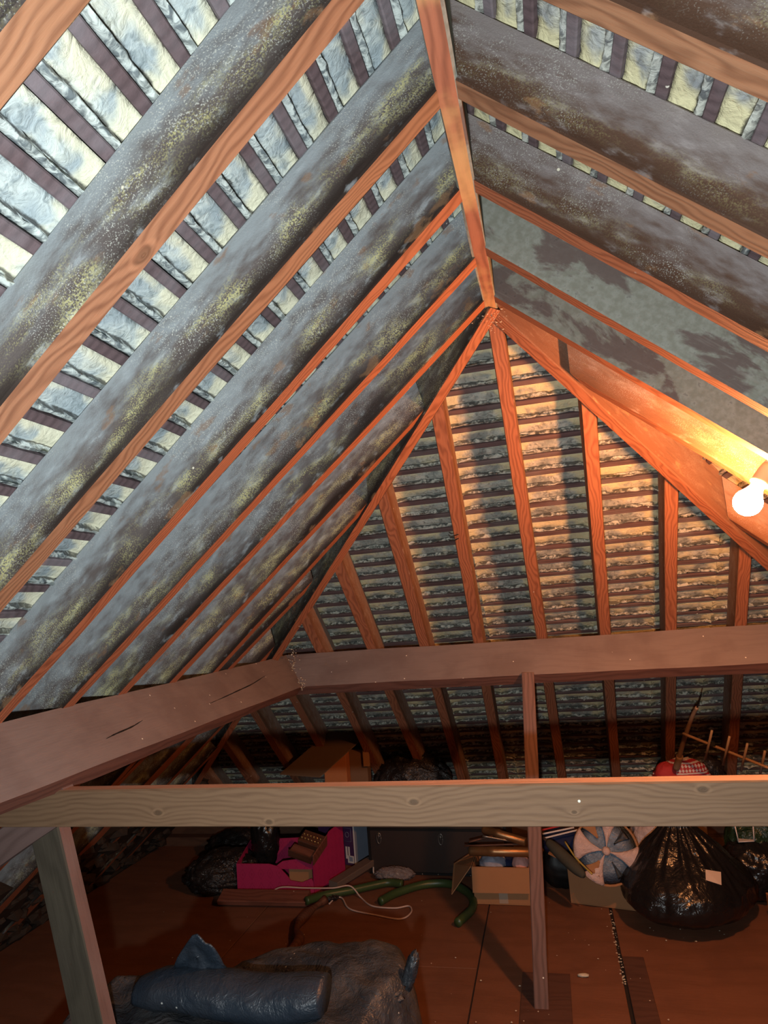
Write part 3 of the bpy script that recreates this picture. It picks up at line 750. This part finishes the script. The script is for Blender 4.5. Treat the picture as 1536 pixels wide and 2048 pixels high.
# --- big black bin bag
def sack_shape(d):
    k = max(0, d.z); return 1 - .42*k**1.2 + .10*max(0, -d.z) + .10*math.sin(2.2*math.atan2(d.y, d.x)+.6)*(1-abs(d.z))
cb = (F(1256, 1795)+F(1533, 1840))/2
def bin_bag():
    vs = []; fs = []; nu, nv = 150, 90; Hh = .355
    for j in range(nv+1):
        t = j/nv
        R_ = .262*max(.12, math.sqrt(max(0, 1-(1-min(1, t/.50))**2.0)))*(1-.90*(max(0, t-.20)/.80)**1.25)
        if t > .93: R_ *= 1+.5*(t-.93)/.07
        for i in range(nu):
            a = 2*math.pi*i/nu; d = V((math.cos(a), math.sin(a), t*2.2))
            q = 1+.05*math.sin(3*a+1.2)*(1-t)+.035*math.sin(2*a-.5)
            q += .10*(ridged(d*1.0+V((3, 1, 5)), .9)-.45)*(1-.4*t)
            q += .055*(ridged(V((d.x*2.6, d.y*2.6, t*1.1)), 1.7)-.4)
            q += (.055*math.sin(a*15+5*noise.noise(V((d.x, d.y, t*2))))+.03*math.sin(a*31+t*3))*max(0, t-.45)*2.0
            q += .012*noise.noise(V((d.x*7, d.y*7, t*16)))
            z = Hh*t + .012*noise.noise(d*2.5)*(1-t)
            sag = .02*max(0, -math.sin(a))*math.sin(math.pi*min(1, t*1.5))
            vs.append((R_*q*math.cos(a)*1.05, R_*q*math.sin(a)*.92-sag, max(0.0, z)))
    for j in range(nv):
        for i in range(nu): p = j*nu+i; q = j*nu+(i+1) % nu; fs.append((p, q, q+nu, p+nu))
    fs += [tuple(reversed(range(nu))), tuple(range(nv*nu, nv*nu+nu))]
    o = mesh('bin_bag', vs, fs, 'bag_black', smooth=True); o.location = (.375, 2.79, FZ+.001); return o
bb = bin_bag()
tag(bb, 'big bulging black bin bag with a cream label on the right of the floor', 'bin bag')
a_, b_, c_, d_ = at(1411, 1739, y=2.595), at(1442, 1744, y=2.595), at(1443, 1770, y=2.57), at(1412, 1760, y=2.57)
from mathutils.bvhtree import BVHTree
def on_skin(o, u, v, lift_=.002):
    t_ = BVHTree.FromPolygons([x.co for x in o.data.vertices], [tuple(p.vertices) for p in o.data.polygons])
    d = at(u, v, y=1.0).normalized(); h = t_.ray_cast(-V(o.location), d)
    return h[0]-d*lift_ if h[0] else at(u, v, y=2.6)-V(o.location)
q_ = [on_skin(bb, u, v, .004) for u, v in ((1411, 1739), (1442, 1744), (1443, 1770), (1412, 1760))]
lab = quad_plate('paper_label', q_, .001, 'label', bb)
lab['label'] = 'cream paper label'
# --- white carrier bag with the drawing
wb_ = blob('carrier_bag', at(1318, 1690, y=3.02)+V((0, 0, -.03)), (.115, .07, .16), 'bag_white', nu=64, nv=40, fold=.12, fs_=6, seed=21, flat=-.14)
tag(wb_, 'crumpled white carrier bag with a small black drawing, behind the black bin bag', 'bag')
def strokes(name, segs, r, y, parent, mat='ink'):
    for s_ in segs:
        pts = [on_skin(parent, u, v, .001) for u, v in s_]
        tube(name, pts, r, mat, parent, sides=6, samples=3)
strokes('printed_drawing', [[(1297, 1681), (1296, 1690), (1295, 1705)], [(1291, 1690), (1303, 1686)], [(1291, 1707), (1300, 1706), (1303, 1713), (1296, 1716), (1289, 1713), (1291, 1707)], [(1285, 1700), (1292, 1704)], [(1300, 1700), (1306, 1695)]], .0016, 2.947, wb_)
# --- wire tray and green bag top right
def wire_tray():
    o = at(1470, 1652, y=2.93); X = (at(1506, 1650, y=2.93)-o); Zv = V((0, 0, -.058)); Yv = V((.01, .06, .0))
    r = empty('wire_tray', o)
    P = [V((0, 0, 0)), X, X+Yv, Yv]; Q = [p*.86+X*.07+Zv for p in P]
    for a, b in ((0, 1), (1, 2), (2, 3), (3, 0)): tube('wire', [P[a], P[b]], .0024, 'white', r, 6, samples=1); tube('wire', [Q[a], Q[b]], .0024, 'white', r, 6, samples=1)
    for a in range(4): tube('wire', [P[a], Q[a]], .0024, 'white', r, 6, samples=1)
    quad_plate('bottom_plate', Q, .001, 'white', r)
    tag(r, 'small white wire tray above the black bin bag at the right', 'tray')
wire_tray()
gb = blob('green_bag', at(1520, 1690, y=3.02), (.12, .08, .13), 'bag_green', nu=48, nv=30, fold=.12, fs_=6, seed=31); tag(gb, 'dark green shiny bag behind the black bin bag at the right edge', 'bag')
lk = blob('bin_bag', V((.66, 2.98, FZ+.11)), (.12, .11, .11), 'bag_black', nu=60, nv=36, fold=.12, fs_=6, seed=32, flat=-.108); tag(lk, 'smaller black bag peeping out to the right of the big bin bag', 'bin bag')
r_, _w = open_carton('cardboard_box', V((.64, 2.66, FZ)), V((.80, 2.66, FZ)), .12, .10, 'card_orange', 'orange brown cardboard box cut off by the right photo edge')
# --- folded umbrella, cane, rods and blue cloth behind the prop
u0, u1 = at(1096, 1684, y=2.86), at(1168, 1752, y=2.70)
um = tube('folded_umbrella', [u0, u0.lerp(u1, .35), u0.lerp(u1, .75), u1], .022, 'umbrella', sides=14, rfun=lambda t: .62+.45*math.sin(math.pi*min(1, t*1.1))**.6 if t < .97 else .4)
tag(um, 'rolled grey green umbrella leaning from behind the prop onto the box', 'umbrella')
tube('tip', [u0, u0+(u0-u1).normalized()*.03], .005, 'steel', um, 8)
tag(tube('cane', [at(1130, 1684, y=2.84), at(1152, 1716, y=2.78), at(1184, 1748, y=2.70)], .0035, 'yellow', sides=8), 'thin yellow cane beside the umbrella', 'cane')
for k, (p, q, mt, lb) in enumerate((((1085, 1668), (1148, 1655), 'white', 'upper white rod beside the blue cloth behind the prop'), ((1086, 1677), (1155, 1660), 'white', 'lower white rod beside the blue cloth behind the prop'), ((1084, 1660), (1120, 1652), 'red', 'short red rod above the white rods behind the prop'))):
    tag(tube('rod', [at(*p, y=2.90), at(*q, y=2.93)], .0035, mt, sides=8), lb, 'rod', 'rods behind the prop')
nb = blob('cloth_bundle', at(1125, 1683, y=3.00), (.09, .06, .05), 'navy', nu=32, nv=20, fold=.12, seed=41); tag(nb, 'navy blue cloth between the prop and the wrapped drum', 'cloth')
nb2 = blob('cloth_bundle', V((-.06, 3.05, FZ+.08)), (.09, .05, .085), 'black', nu=32, nv=20, fold=.12, seed=42, flat=-.078); tag(nb2, 'black bundle in the gap between the two cardboard boxes', 'cloth')
# --- brass tubes on box A
def brass_tube(name, p, q, r0, label, bands=()):
    p, q = V(p), V(q); L = (q-p).length
    o = lathe(name, [(r0*.6, 0), (r0*.95, .003), (r0, .012), (r0, L*.30), (r0*1.06, L*.31), (r0*1.06, L*.40), (r0, L*.41), (r0*.97, L*.99), (r0*.6, L)], 'brass', None, 24, frame(p, (q-p).orthogonal(), q-p))
    for b in bands: bx('window', r0*.55, r0*1.09, -r0*.35, r0*.35, L*b-.012, L*b+.012, 'black', o, .001)
    tag(o, label, 'tube'); return o
brass_tube('brass_tube', at(938, 1702, y=2.90), at(1075, 1705, y=2.86), .0185, 'fat bronze coloured tube lying across the open box by the prop')
brass_tube('brass_tube', at(965, 1658, y=3.0), at(1052, 1684, y=2.93), .0165, 'bronze coloured tube sloping down behind the fat one')
for k, (p, q, lb) in enumerate((((928, 1692), (1050, 1688), 'thin dark rod lying just above the fat bronze tube'), ((938, 1684), (985, 1672), 'short dark rod left of the bronze tubes'), ((965, 1672), (1030, 1684), 'thin steel rod between the two bronze tubes'))):
    tag(tube('rod', [at(*p, y=2.93), at(*q, y=2.96)], .004, 'steel' if k == 2 else 'darkwood', sides=8), lb, 'rod', 'rods by the bronze tubes')
# --- black trunk
def trunk():
    a = F(738, 1750); b = F(948, 1757); X = b-a; X.z = 0; w_ = X.length+.16; r = empty('trunk', (a.x, a.y+.02, FZ+.001), math.atan2(X.y, X.x))
    h, dp = .245, .20
    bx('body', 0, w_, .003, dp, .0, h, 'leather_black', r, .004)
    for (x0, x1, z0, z1) in ((0, w_, 0, .010), (0, w_, h-.055, h-.045), (0, .012, 0, h), (w_-.012, w_, 0, h)): bx('edge_strip', x0, x1, -.002, .004, z0, z1, 'black', r, .001)
    for k in range(9): 
        o = lathe('stud', [(.0035, 0), (.003, .002), (.001, .003)], 'steel', r, 8, Matrix.Translation((.03+k*(w_-.06)/8, -.002, .005)) @ Matrix.Rotation(math.pi/2, 4, 'X'))
    for u in (758, 882):
        p = at(u, 1666, y=a.y+.02); x = (p-r.location).length; x = (p-V((a.x, a.y, 0))).x; z = at(u, 1672, y=a.y+.015).z-FZ
        c = tube('clasp', [V((x+.010*math.cos(t), -.005, z-.006+.022*math.sin(t)*(1.25 if math.sin(t) < 0 else .9))) for t in [2*math.pi*i/14 for i in range(15)]], .0022, 'steel', r, 6, samples=2)
        tube('bar', [V((x, -.006, z-.03)), V((x, -.006, z+.016))], .0014, 'steel', c, 6, samples=1)
        tube('bar', [V((x-.009, -.006, z)), V((x+.009, -.006, z))], .0014, 'steel', c, 6, samples=1)
    tag(r, 'dark travelling trunk with two oval steel clasps standing behind the hoses', 'trunk')
trunk()
cl = blob('clear_bag', F(790, 1758)+V((0, 0, .022)), (.085, .035, .028), 'cling', nu=48, nv=26, fold=.2, fs_=9, seed=51, flat=-.02); tag(cl, 'crumpled clear plastic bag on the floor in front of the trunk', 'bag')
# --- purple carton
def purple():
    a, b = F(640, 1738), F(713, 1736); a = V((-1.13, 3.10, 0)); b = V((-.985, 3.055, 0)); ang = math.atan2(b.y-a.y, b.x-a.x)
    p = at(712, 1731, z=FZ); r = empty('printed_carton', (p.x-.20, p.y+.05, FZ+.001), ang)
    w_, h = .215, .235
    bx('body', 0, w_, 0, .14, 0, h, 'purple', r, .002)
    bx('side_panel', w_, w_+.001, .002, .138, .002, h-.002, 'paleblue', r, 0)
    bx('edge_strip', w_-.006, w_+.0015, -.0012, 0.0, .0, h, 'white', r, 0)
    bx('white_block', w_-.055, w_-.045, -.0012, 0, .030, .085, 'white', r, 0); bx('white_block', w_-.040, w_-.031, -.0012, 0, .040, .085, 'white', r, 0)
    bx('white_block', w_-.045, w_-.010, -.0012, 0, .012, .045, 'white', r, 0); bx('barcode', w_-.036, w_-.016, -.002, -.0012, .020, .040, 'paleblue', r, 0)
    for q in ((.150, .120), (.195, .120), (.195, .190), (.150, .190)): pass
    tube('printed_frame', [V((x, -.001, z)) for x, z in ((.152, .11), (.196, .11), (.196, .17), (.152, .17), (.152, .11))], .0009, 'paleblue', r, 4, samples=1)
    tube('printed_ring', [V((.174+.010*math.cos(t), -.001, .140+.012*math.sin(t))) for t in [2*math.pi*i/12 for i in range(13)]], .0009, 'paleblue', r, 4, samples=1)
    # white lettering near the top
    for seg in (((.030, .178), (.030, .196)), ((.036, .176), (.043, .196), (.050, .176)), ((.038, .184), (.048, .184)), ((.055, .176), (.055, .192)), ((.055, .197), (.055, .199)), ((.022, .196), (.030, .198))):
        tube('lettering', [V((x, -.001, z)) for x, z in seg], .0016, 'white', r, 4, samples=1)
    tag(r, 'purple printed carton with white barcode label and pale blue side', 'box')
purple()
# --- magenta paper covered box, front torn open
def pinkbox():
    a, b, c = F(478, 1792), F(628, 1786), F(690, 1748); X = b-a; X.z = 0; w_ = .325; ang = math.atan2(X.y, X.x); r = empty('gift_box', (a.x, a.y, FZ+.001), ang)
    w_ = X.length; dp = .21; h = .135; th = .005
    # front wall with the cut-out: outline polygon, extruded
    def wall(name, poly, org, U, Nn, t=.005, mat='pink'):
        n = len(poly); vs = [org+U*x+V((0, 0, z)) for x, z in poly]+[org+U*x+V((0, 0, z))+Nn*t for x, z in poly]
        o = mesh(name, vs, [tuple(range(n)), tuple(reversed(range(n, 2*n)))]+[(i, i+n, (i+1) % n+n, (i+1) % n) for i in range(n)], mat, r); fix_normals(o); return o
    U = V((1, 0, 0)); Y = V((0, 1, 0))
    fr = [(0, 0), (w_, 0), (w_, .045), (w_*.98, .06), (w_*.85, .045), (w_*.70, .055), (w_*.66, .075), (w_*.55, .115), (w_*.42, .128), (.0, h)]
    wall('front_wall', fr, V((0, 0, 0)), U, Y)
    wall('front_strip', [(w_*.46, .105), (w_, .095), (w_, h+.012), (w_*.60, h)], V((0, .006, 0)), U, Y)
    bx('base', 0, w_, .006, dp, 0, th, 'card_dark', r, .001)
    wall('side_wall', [(0, 0), (dp, 0), (dp, h+.03), (0, h)], V((0, .0, 0)), V((0, 1, 0)), V((-1, 0, 0)))
    R_ = (V((c.x, c.y, 0))-V((b.x, b.y, 0))); R_.rotate(Matrix.Rotation(-ang, 3, 'Z')); R_ = R_.normalized()
    wall('side_wall', [(0, 0), (dp*1.05, 0), (dp*1.05, h+.10), (dp*.6, h+.085), (0, h)], V((w_, 0, 0)), R_, V((R_.y, -R_.x, 0)))
    wall('back_wall', [(0, 0), (w_*.98, 0), (w_*.98, h+.03), (0, h+.03)], V((0, dp, 0)), U, Y)
    bx('inner_card', w_*.66, w_*.97, .03, .036, .006, .10, 'card', r, .001)
    tag(r, 'magenta patterned paper covered box with torn open front', 'box'); return r
pk = pinkbox()
sb = blob('black_bag', inbox(pk, .085, .15, .19), (.062, .055, .13), 'bag_black', nu=56, nv=40, fold=.14, fs_=7, seed=61); tag(sb, 'upright glossy black bag standing in the magenta box', 'bag')
# --- little wooden case with brass pegs
def pegcase():
    c = at(612, 1698, y=2.97); r = empty('peg_case', c); r.rotation_euler = (math.radians(22), math.radians(14), math.radians(-8))
    bx('tray', -.060, .050, -.045, .0, -.018, .010, 'redwood', r, .002); bx('tray_rim', -.063, .053, -.050, -.045, -.020, .016, 'darkwood', r, .001)
    bx('block', -.045, .060, .003, .075, -.018, .030, 'darkwood', r, .003); bx('end_cheek', .0605, .067, -.05, .078, -.022, .034, 'redwood', r, .002)
    for j in range(2):
        for i in range(6): 
            b = lathe('peg', [(.0034, 0), (.0040, .004), (.0020, .008)], 'gold', r, 10, Matrix.Translation((-.032+i*.0165, .022+j*.022, .030)))
    tag(r, 'small brown wooden case with two rows of brass pegs on the magenta box', 'case')
pegcase()
# --- dusty black sack lying left of the magenta box
def long_sack(d): return 1+.25*d.x-.15*abs(d.y)+.12*math.sin(3*d.x+1)
ls = blob('black_sack', (F(340, 1800)+F(470, 1775))/2+V((.02, .06, .06)), (.20, .13, .085), 'bag_dust', nu=80, nv=44, fold=.14, fs_=6, seed=71, shape=long_sack, flat=-.058, rot=Matrix.Rotation(.45, 3, 'Z'))
tag(ls, 'long dusty black sack lying left of the magenta box', 'sack')
strokes_ = tube('string', [at(455, 1728, y=2.96), at(470, 1722, y=2.95), at(482, 1728, y=2.93)], .0016, 'cable', sides=6); tag(strokes_, 'short pale string end by the left rim of the magenta box', 'string')
ls2 = blob('black_sack', F(440, 1730)+V((.05, .12, .05)), (.17, .10, .075), 'bag_dust', nu=60, nv=36, fold=.15, fs_=6, seed=72, flat=-.048); tag(ls2, 'dark sack lying flat behind the long dusty one', 'sack')
# --- planks, hoses, cable, strap
p0, p1 = F(438, 1812), F(600, 1815)
pk1 = timber('plank', p0+V((0, .02, .028)), p1+V((.03, .02, .028)), (0, -.35, 1), -.035, .035, -.010, .012, ('redwood', 'redwood'), nx=10, bow=0, wob=.0005)
tag(pk1, 'red brown plank lying in front of the magenta box', 'plank')
g0, g1 = F(668, 1792), F(745, 1742)
gp = timber('curtain_rail', g0+V((0, 0, .045)), g1+V((.0, 0, .045)), (0, -.2, 1), -.024, .024, -.014, .014, ('greywood', 'greywood'), nx=6, bow=0, wob=.0003)
tag(gp, 'grey brown boxy rail lying aslant between the magenta box and the trunk', 'rail')
tube('bracket', [rel(gp, [p])[0] for p in (g1+V((.01, -.01, .03)), g1+V((.02, -.05, .012)), g1+V((.045, -.06, .006)))], .0035, 'white', gp, 8)
hz = lambda u, v, z: at(u, v, z=FZ+z)
h1 = tube('hose', [hz(612, 1802, .035), hz(650, 1790, .028), hz(700, 1781, .022), hz(755, 1769, .019), hz(780, 1765, .019), hz(805, 1768, .019)], .0155, 'hose', sides=12, ribs=True, samples=14)
tag(h1, 'short ribbed green hose lying straight over the white cable', 'hose')
h2 = tube('hose', [hz(760, 1803, .017), hz(795, 1785, .017), hz(850, 1769, .017), hz(900, 1768, .017), hz(938, 1788, .017), hz(945, 1815, .017), hz(915, 1846, .017)], .0155, 'hose', sides=12, ribs=True, samples=14)
tag(h2, 'curved green hose bending round beside the open cardboard box', 'hose')
cb1 = tube('cable', [hz(536, 1792, .02), hz(560, 1775, .055), hz(610, 1776, .05), hz(665, 1776, .048), hz(700, 1772, .043), hz(722, 1795, .004), hz(745, 1812, .004), hz(790, 1816, .004), hz(818, 1812, .004), hz(822, 1825, .004), hz(800, 1838, .004), hz(750, 1830, .004), hz(700, 1818, .004), hz(685, 1797, .006), hz(672, 1795, .010), hz(658, 1808, .004)], .0032, 'cable', sides=8, samples=8)
tag(cb1, 'thin white cable looping over the floor past the green hoses', 'cable')
st1 = tube('strap', [hz(650, 1800, .03), hz(628, 1815, .025), hz(602, 1840, .022), hz(592, 1862, .02), hz(598, 1880, .018), hz(575, 1905, .015), hz(560, 1925, .012)], .020, 'darkwood', sides=10, samples=8, rfun=lambda t: .55+.5*math.sin(2+t*9)**2)
tag(st1, 'twisted dark leather strap between the red plank and the blue roll', 'strap')
blk = blob('black_scrap', F(655, 1800)+V((0, 0, .014)), (.05, .03, .016), 'bag_dust', nu=28, nv=16, fold=.2, seed=77); tag(blk, 'small black scrap where the strap meets the hose', 'scrap')

# --- covered mound in the foreground and the blue plastic roll on it
def mound():
    """sheeting draped over something boxy"""
    zt = -.80; c0 = at(480, 1985, z=zt)
    xl, xr = at(215, 2035, z=zt).x-.05, at(795, 1930, z=zt).x
    yb = at(560, 1912, z=zt).y; yf = yb-.75
    nx_, ny_ = 110, 100; vs = []; fs = []
    X0, X1, Y0, Y1 = xl-.14, xr+.10, yf-.1, yb+.10
    for j in range(ny_+1):
        for i in range(nx_+1):
            x = X0+(X1-X0)*i/nx_; y = Y0+(Y1-Y0)*j/ny_
            backedge = yb - .16*max(0, (xl+.30-x))/.30 - .02*math.sin((x-xl)*9)
            e = max(0, xl-x, x-xr+.02*math.sin(y*20), y-backedge)
            dr = (FZ-zt) if e > .06 else -(.42*(1-math.sqrt(max(0, 1-(e/.06)**2))))
            z = zt + max(FZ-zt, dr)
            q = V((x, y, 0))
            dg = (x*.75+y*.66)
            f = .030*ridged(V((dg*2.6, (x-y)*.5, 4)), 2.2) + .010*noise.noise(q*9)
            z += (f + .022*noise.noise(q*3.1+V((2, 7, 0)))) * (1 if z > FZ+.03 else 0)
            z += .02*math.exp(-((x-(xl+xr)/2-.1)**2/.03+(y-yb+.05)**2/.01))
            vs.append((x, y, max(z, FZ+.004)))
    for j in range(ny_):
        for i in range(nx_): p = j*(nx_+1)+i; fs.append((p, p+1, p+nx_+2, p+nx_+1))
    o = mesh('sheeting', vs, fs, 'tarp', smooth=True)
    # gathered ear at the right end
    ctr = at(803, 1952, z=zt+.02)
    e = blob('gathered_ear', ctr+V((.020, 0, .008)), (.013, .016, .042), 'tarp', o, 40, 26, .22, 8, 91, rot=Matrix.Rotation(.35, 3, 'Y'))
    e2 = blob('gathered_fold', ctr+V((-.045, -.03, -.015)), (.05, .04, .022), 'tarp', o, 40, 26, .3, 8, 92, rot=Matrix.Rotation(-.3, 3, 'Z'))
    tag(o, 'dusty grey plastic sheeting draped over a mound at the bottom of the photo', 'sheeting')
    a, b = at(280, 1980, z=zt+.050), at(650, 1994, z=zt+.048)
    ax = (b-a); L = ax.length; m = frame(a, ax, V((0, 0, 1)))
    vs = []; fs = []; nu, nl = 36, 60
    for i in range(nl+1):
        t = i/nl
        for k in range(nu):
            an = 2*math.pi*k/nu; r = .037+.005*math.sin(t*math.pi)+.004*t - .010*max(0, 1-t/.12) - .004*max(0, (t-.93)/.07)
            r *= 1+.10*(ridged(V((t*3.2, math.cos(an)*.7, math.sin(an)*.7)), 1.2)-.5)
            vs.append((L*t, r*1.25*math.cos(an), r*.9*math.sin(an)+.006*math.sin(t*7)))
    for i in range(nl):
        for k in range(nu): p = i*nu+k; q = i*nu+(k+1) % nu; fs.append((p, q, q+nu, p+nu))
    fs += [tuple(reversed(range(nu))), tuple(range(nl*nu, nl*nu+nu))]
    rl = mesh('plastic_roll', vs, fs, 'bag_blue', smooth=True); fix_normals(rl); rl.matrix_basis = m
    # upstanding flap
    pts = [at(345, 1945, z=zt+.075), at(355, 1915, z=zt+.115), at(385, 1870, z=zt+.165), at(395, 1868, z=zt+.168), at(430, 1898, z=zt+.135), at(455, 1935, z=zt+.085), at(400, 1955, z=zt+.07)]
    inv = m.inverted(); c = sum(pts, V((0, 0, 0)))/len(pts)
    vs = []; fs = []; n = len(pts); rings = 8
    for rr in range(rings+1):
        for k in range(n*4):
            k0 = k//4; f = (k % 4)/4; p = pts[k0].lerp(pts[(k0+1) % n], f); q = c.lerp(p, rr/rings)
            q = q+V((0, 1, .2))*(.014*noise.noise(q*22)+.006*noise.noise(q*60)); vs.append(inv @ q)
    for rr in range(rings):
        for k in range(n*4): p = rr*n*4+k; q = rr*n*4+(k+1) % (n*4); fs.append((p, q, q+n*4, p+n*4))
    fp = mesh('flap', vs, fs, 'bag_blue', rl, smooth=True); md = fp.modifiers.new('t', 'SOLIDIFY'); md.thickness = .003
    tag(rl, 'blue plastic film rolled up with one corner sticking up, on the grey sheeting', 'plastic roll')
mound()

# ================================================================== THINGS STANDING HIGHER, SEEN OVER THE BEAM
# carton with a hardboard sheet on it
TOPZ = FZ+.248
c0 = at(694, 1556, y=3.085); c1 = at(649, 1556, y=3.085)
hb = bx('carton', c1.x, c0.x, 3.085, 3.17, TOPZ-.012, at(690, 1503, y=3.085).z, 'card_orange')
tag(hb, 'orange brown carton seen over the beam, carrying the tilted hardboard sheet', 'box')
pz = [at(640, 1553, y=2.98), at(560, 1547, y=2.98), at(658, 1463, y=3.13), at(736, 1466, y=3.13)]
tag(quad_plate('hardboard_sheet', pz, .005, 'board', None, V((0, -.5, -1)).normalized()), 'tan hardboard sheet lying tilted on the orange carton over the beam', 'board')
dc = bx('carton', at(700, 1540, y=3.14).x, at(735, 1540, y=3.14).x, 3.14, 3.20, TOPZ-.012, at(715, 1499, y=3.14).z, 'card_dark'); tag(dc, 'dark carton just right of the tilted hardboard sheet', 'box')
bx('open_flap', at(729, 1540, y=3.135).x, at(741, 1540, y=3.135).x, 3.122, 3.138, at(735, 1532, y=3.13).z, at(735, 1499, y=3.13).z, 'card', dc, .001)
lp = blob('dark_bundle', V((at(815, 1540, y=3.20).x, 3.22, TOPZ+.10)), (.185, .10, .160), 'bag_dust', nu=80, nv=44, fold=.14, fs_=7, seed=81, shape=lambda d: 1+.10*d.x, flat=-.10); tag(lp, 'large dark shiny bundle seen over the beam right of the hardboard sheet', 'bundle')
st3 = bx('carton', .28, .53, 3.10, 3.24, FZ+.001, FZ+.30, 'card_dark'); tag(st3, 'dark carton behind the white carrier bag, under the patterned bag', 'box')
rs = blob('patterned_bag', at(1362, 1564, y=3.12), (.115, .065, .092), 'fair', nu=64, nv=40, fold=.10, fs_=5, seed=83, shape=lambda d: 1+.15*d.x*d.z); tag(rs, 'red and white patterned bag seen over the beam at the right', 'bag')
rp = blob('red_panel', V((-.052, -.020, .028)), (.052, .050, .056), 'red', rs, 40, 24, .10, 5, 84)
bl = blob('dark_bundle', at(1402, 1548, y=3.24), (.095, .05, .085), 'bag_dust', nu=40, nv=24, fold=.12, seed=85); tag(bl, 'dark bundle behind the red and white patterned bag', 'bundle')
# old stick and TV aerial
sp = [at(1354, 1530, y=3.02), at(1362, 1500, y=2.95), at(1372, 1468, y=2.87), at(1385, 1432, y=2.78), at(1394, 1415, y=2.73)]
sk = tube('mast_stub', sp, .0085, 'aerial', sides=10, rfun=lambda t: 1.15-.4*t); tube('wire_end', [sp[-1], at(1400, 1398, y=2.70), at(1403, 1386, y=2.68)], .0024, 'black', sk, 6)
tube('clamp', [at(1352, 1537, y=3.035), at(1360, 1512, y=2.98)], .013, 'aerial', sk, 10)
tag(sk, 'brownish aerial mast stub standing slanted in the patterned bag', 'pole')
def aerial():
    a, b = at(1366, 1467, y=2.845), at(1540, 1537, y=2.66)
    bo = tube('aerial', [a, b.lerp(a, .5), b, b+(b-a)*.12], .0055, 'aerial', sides=8)
    global ae; ae = bo
    for (u0, v0, u1, v1) in ((1424, 1461, 1410, 1520), (1459, 1473, 1446, 1530), (1495, 1487, 1482, 1542), (1530, 1502, 1520, 1550)):
        c = V(at((u0+u1)/2, (v0+v1)/2, y=2.70)); p, q = at(u0, v0, y=2.66), at(u1, v1, y=2.74)
        tube('rod', [p, q], .0042, 'aerial_pale', bo, 8, samples=2)
    bx('clamp', 0, .02, -.01, .01, -.008, .008, 'black', bo).location = at(1418, 1488, y=2.715)
    tag(bo, 'old metal TV aerial with short cross rods leaning over the beam', 'aerial')
aerial()

# ================================================================== DEBRIS
def crumbs(name, pts, label, cat, r=.004):
    vs = []; fs = []
    for p in pts:
        b = len(vs); q = r*rnd.uniform(.5, 1.6)
        for d in ((1, 0, 0), (-1, 0, 0), (0, 1, 0), (0, -1, 0), (0, 0, .6), (0, 0, -.6)): vs.append(V(p)+V(d)*q*rnd.uniform(.6, 1.3))
        fs += [(b+i, b+j, b+k) for i, j, k in ((0, 2, 4), (2, 1, 4), (1, 3, 4), (3, 0, 4), (2, 0, 5), (1, 2, 5), (3, 1, 5), (0, 3, 5))]
    o = mesh(name, vs, fs, 'debris'); tag(o, label, cat, kind='stuff'); return o
c = V((XR+.0, 1.585, .672))
crumbs('debris', [c+V((rnd.gauss(0, .018), rnd.gauss(-.008, .008), rnd.gauss(-.006, .014))) for _ in range(60)], 'clump of pale crumbs and web at the ridge end', 'debris', .0018)
c = V((-.985, 2.49, -.215))
crumbs('debris', [c+V((rnd.gauss(0, .012), rnd.gauss(-.0, .012), rnd.gauss(.03, .03))) for _ in range(50)]+[V((-.945, 2.455, -.27))+V((rnd.gauss(0, .008), rnd.gauss(0, .006), rnd.gauss(0, .015))) for _ in range(24)], 'pale crumbs on the corner joint of the two purlins', 'debris', .003)
crumbs('debris', [V((rnd.uniform(-1.2, .5), rnd.uniform(1.9, 2.9), FZ+.004)) for _ in range(70)], 'pale chips scattered on the brown floor', 'debris', .0025)
tag(blob('paint_flake', F(1167, 1953)+V((0, 0, .004)), (.018, .008, .005), 'debris', nu=14, nv=8, fold=.2, seed=93), 'pale flake lying on the floor right of the prop', 'flake')
crumbs('debris', [V((.1+rnd.uniform(-.006, .008), rnd.uniform(2.35, 2.85), FZ-.001)) for _ in range(70)], 'crumbs filling the open floor joint', 'debris', .003)

# ================================================================== lift everything to floor = 0
for o in list(C.objects):
    if o.parent is None and o is not cam and o is not fl: o.location.z += CZ
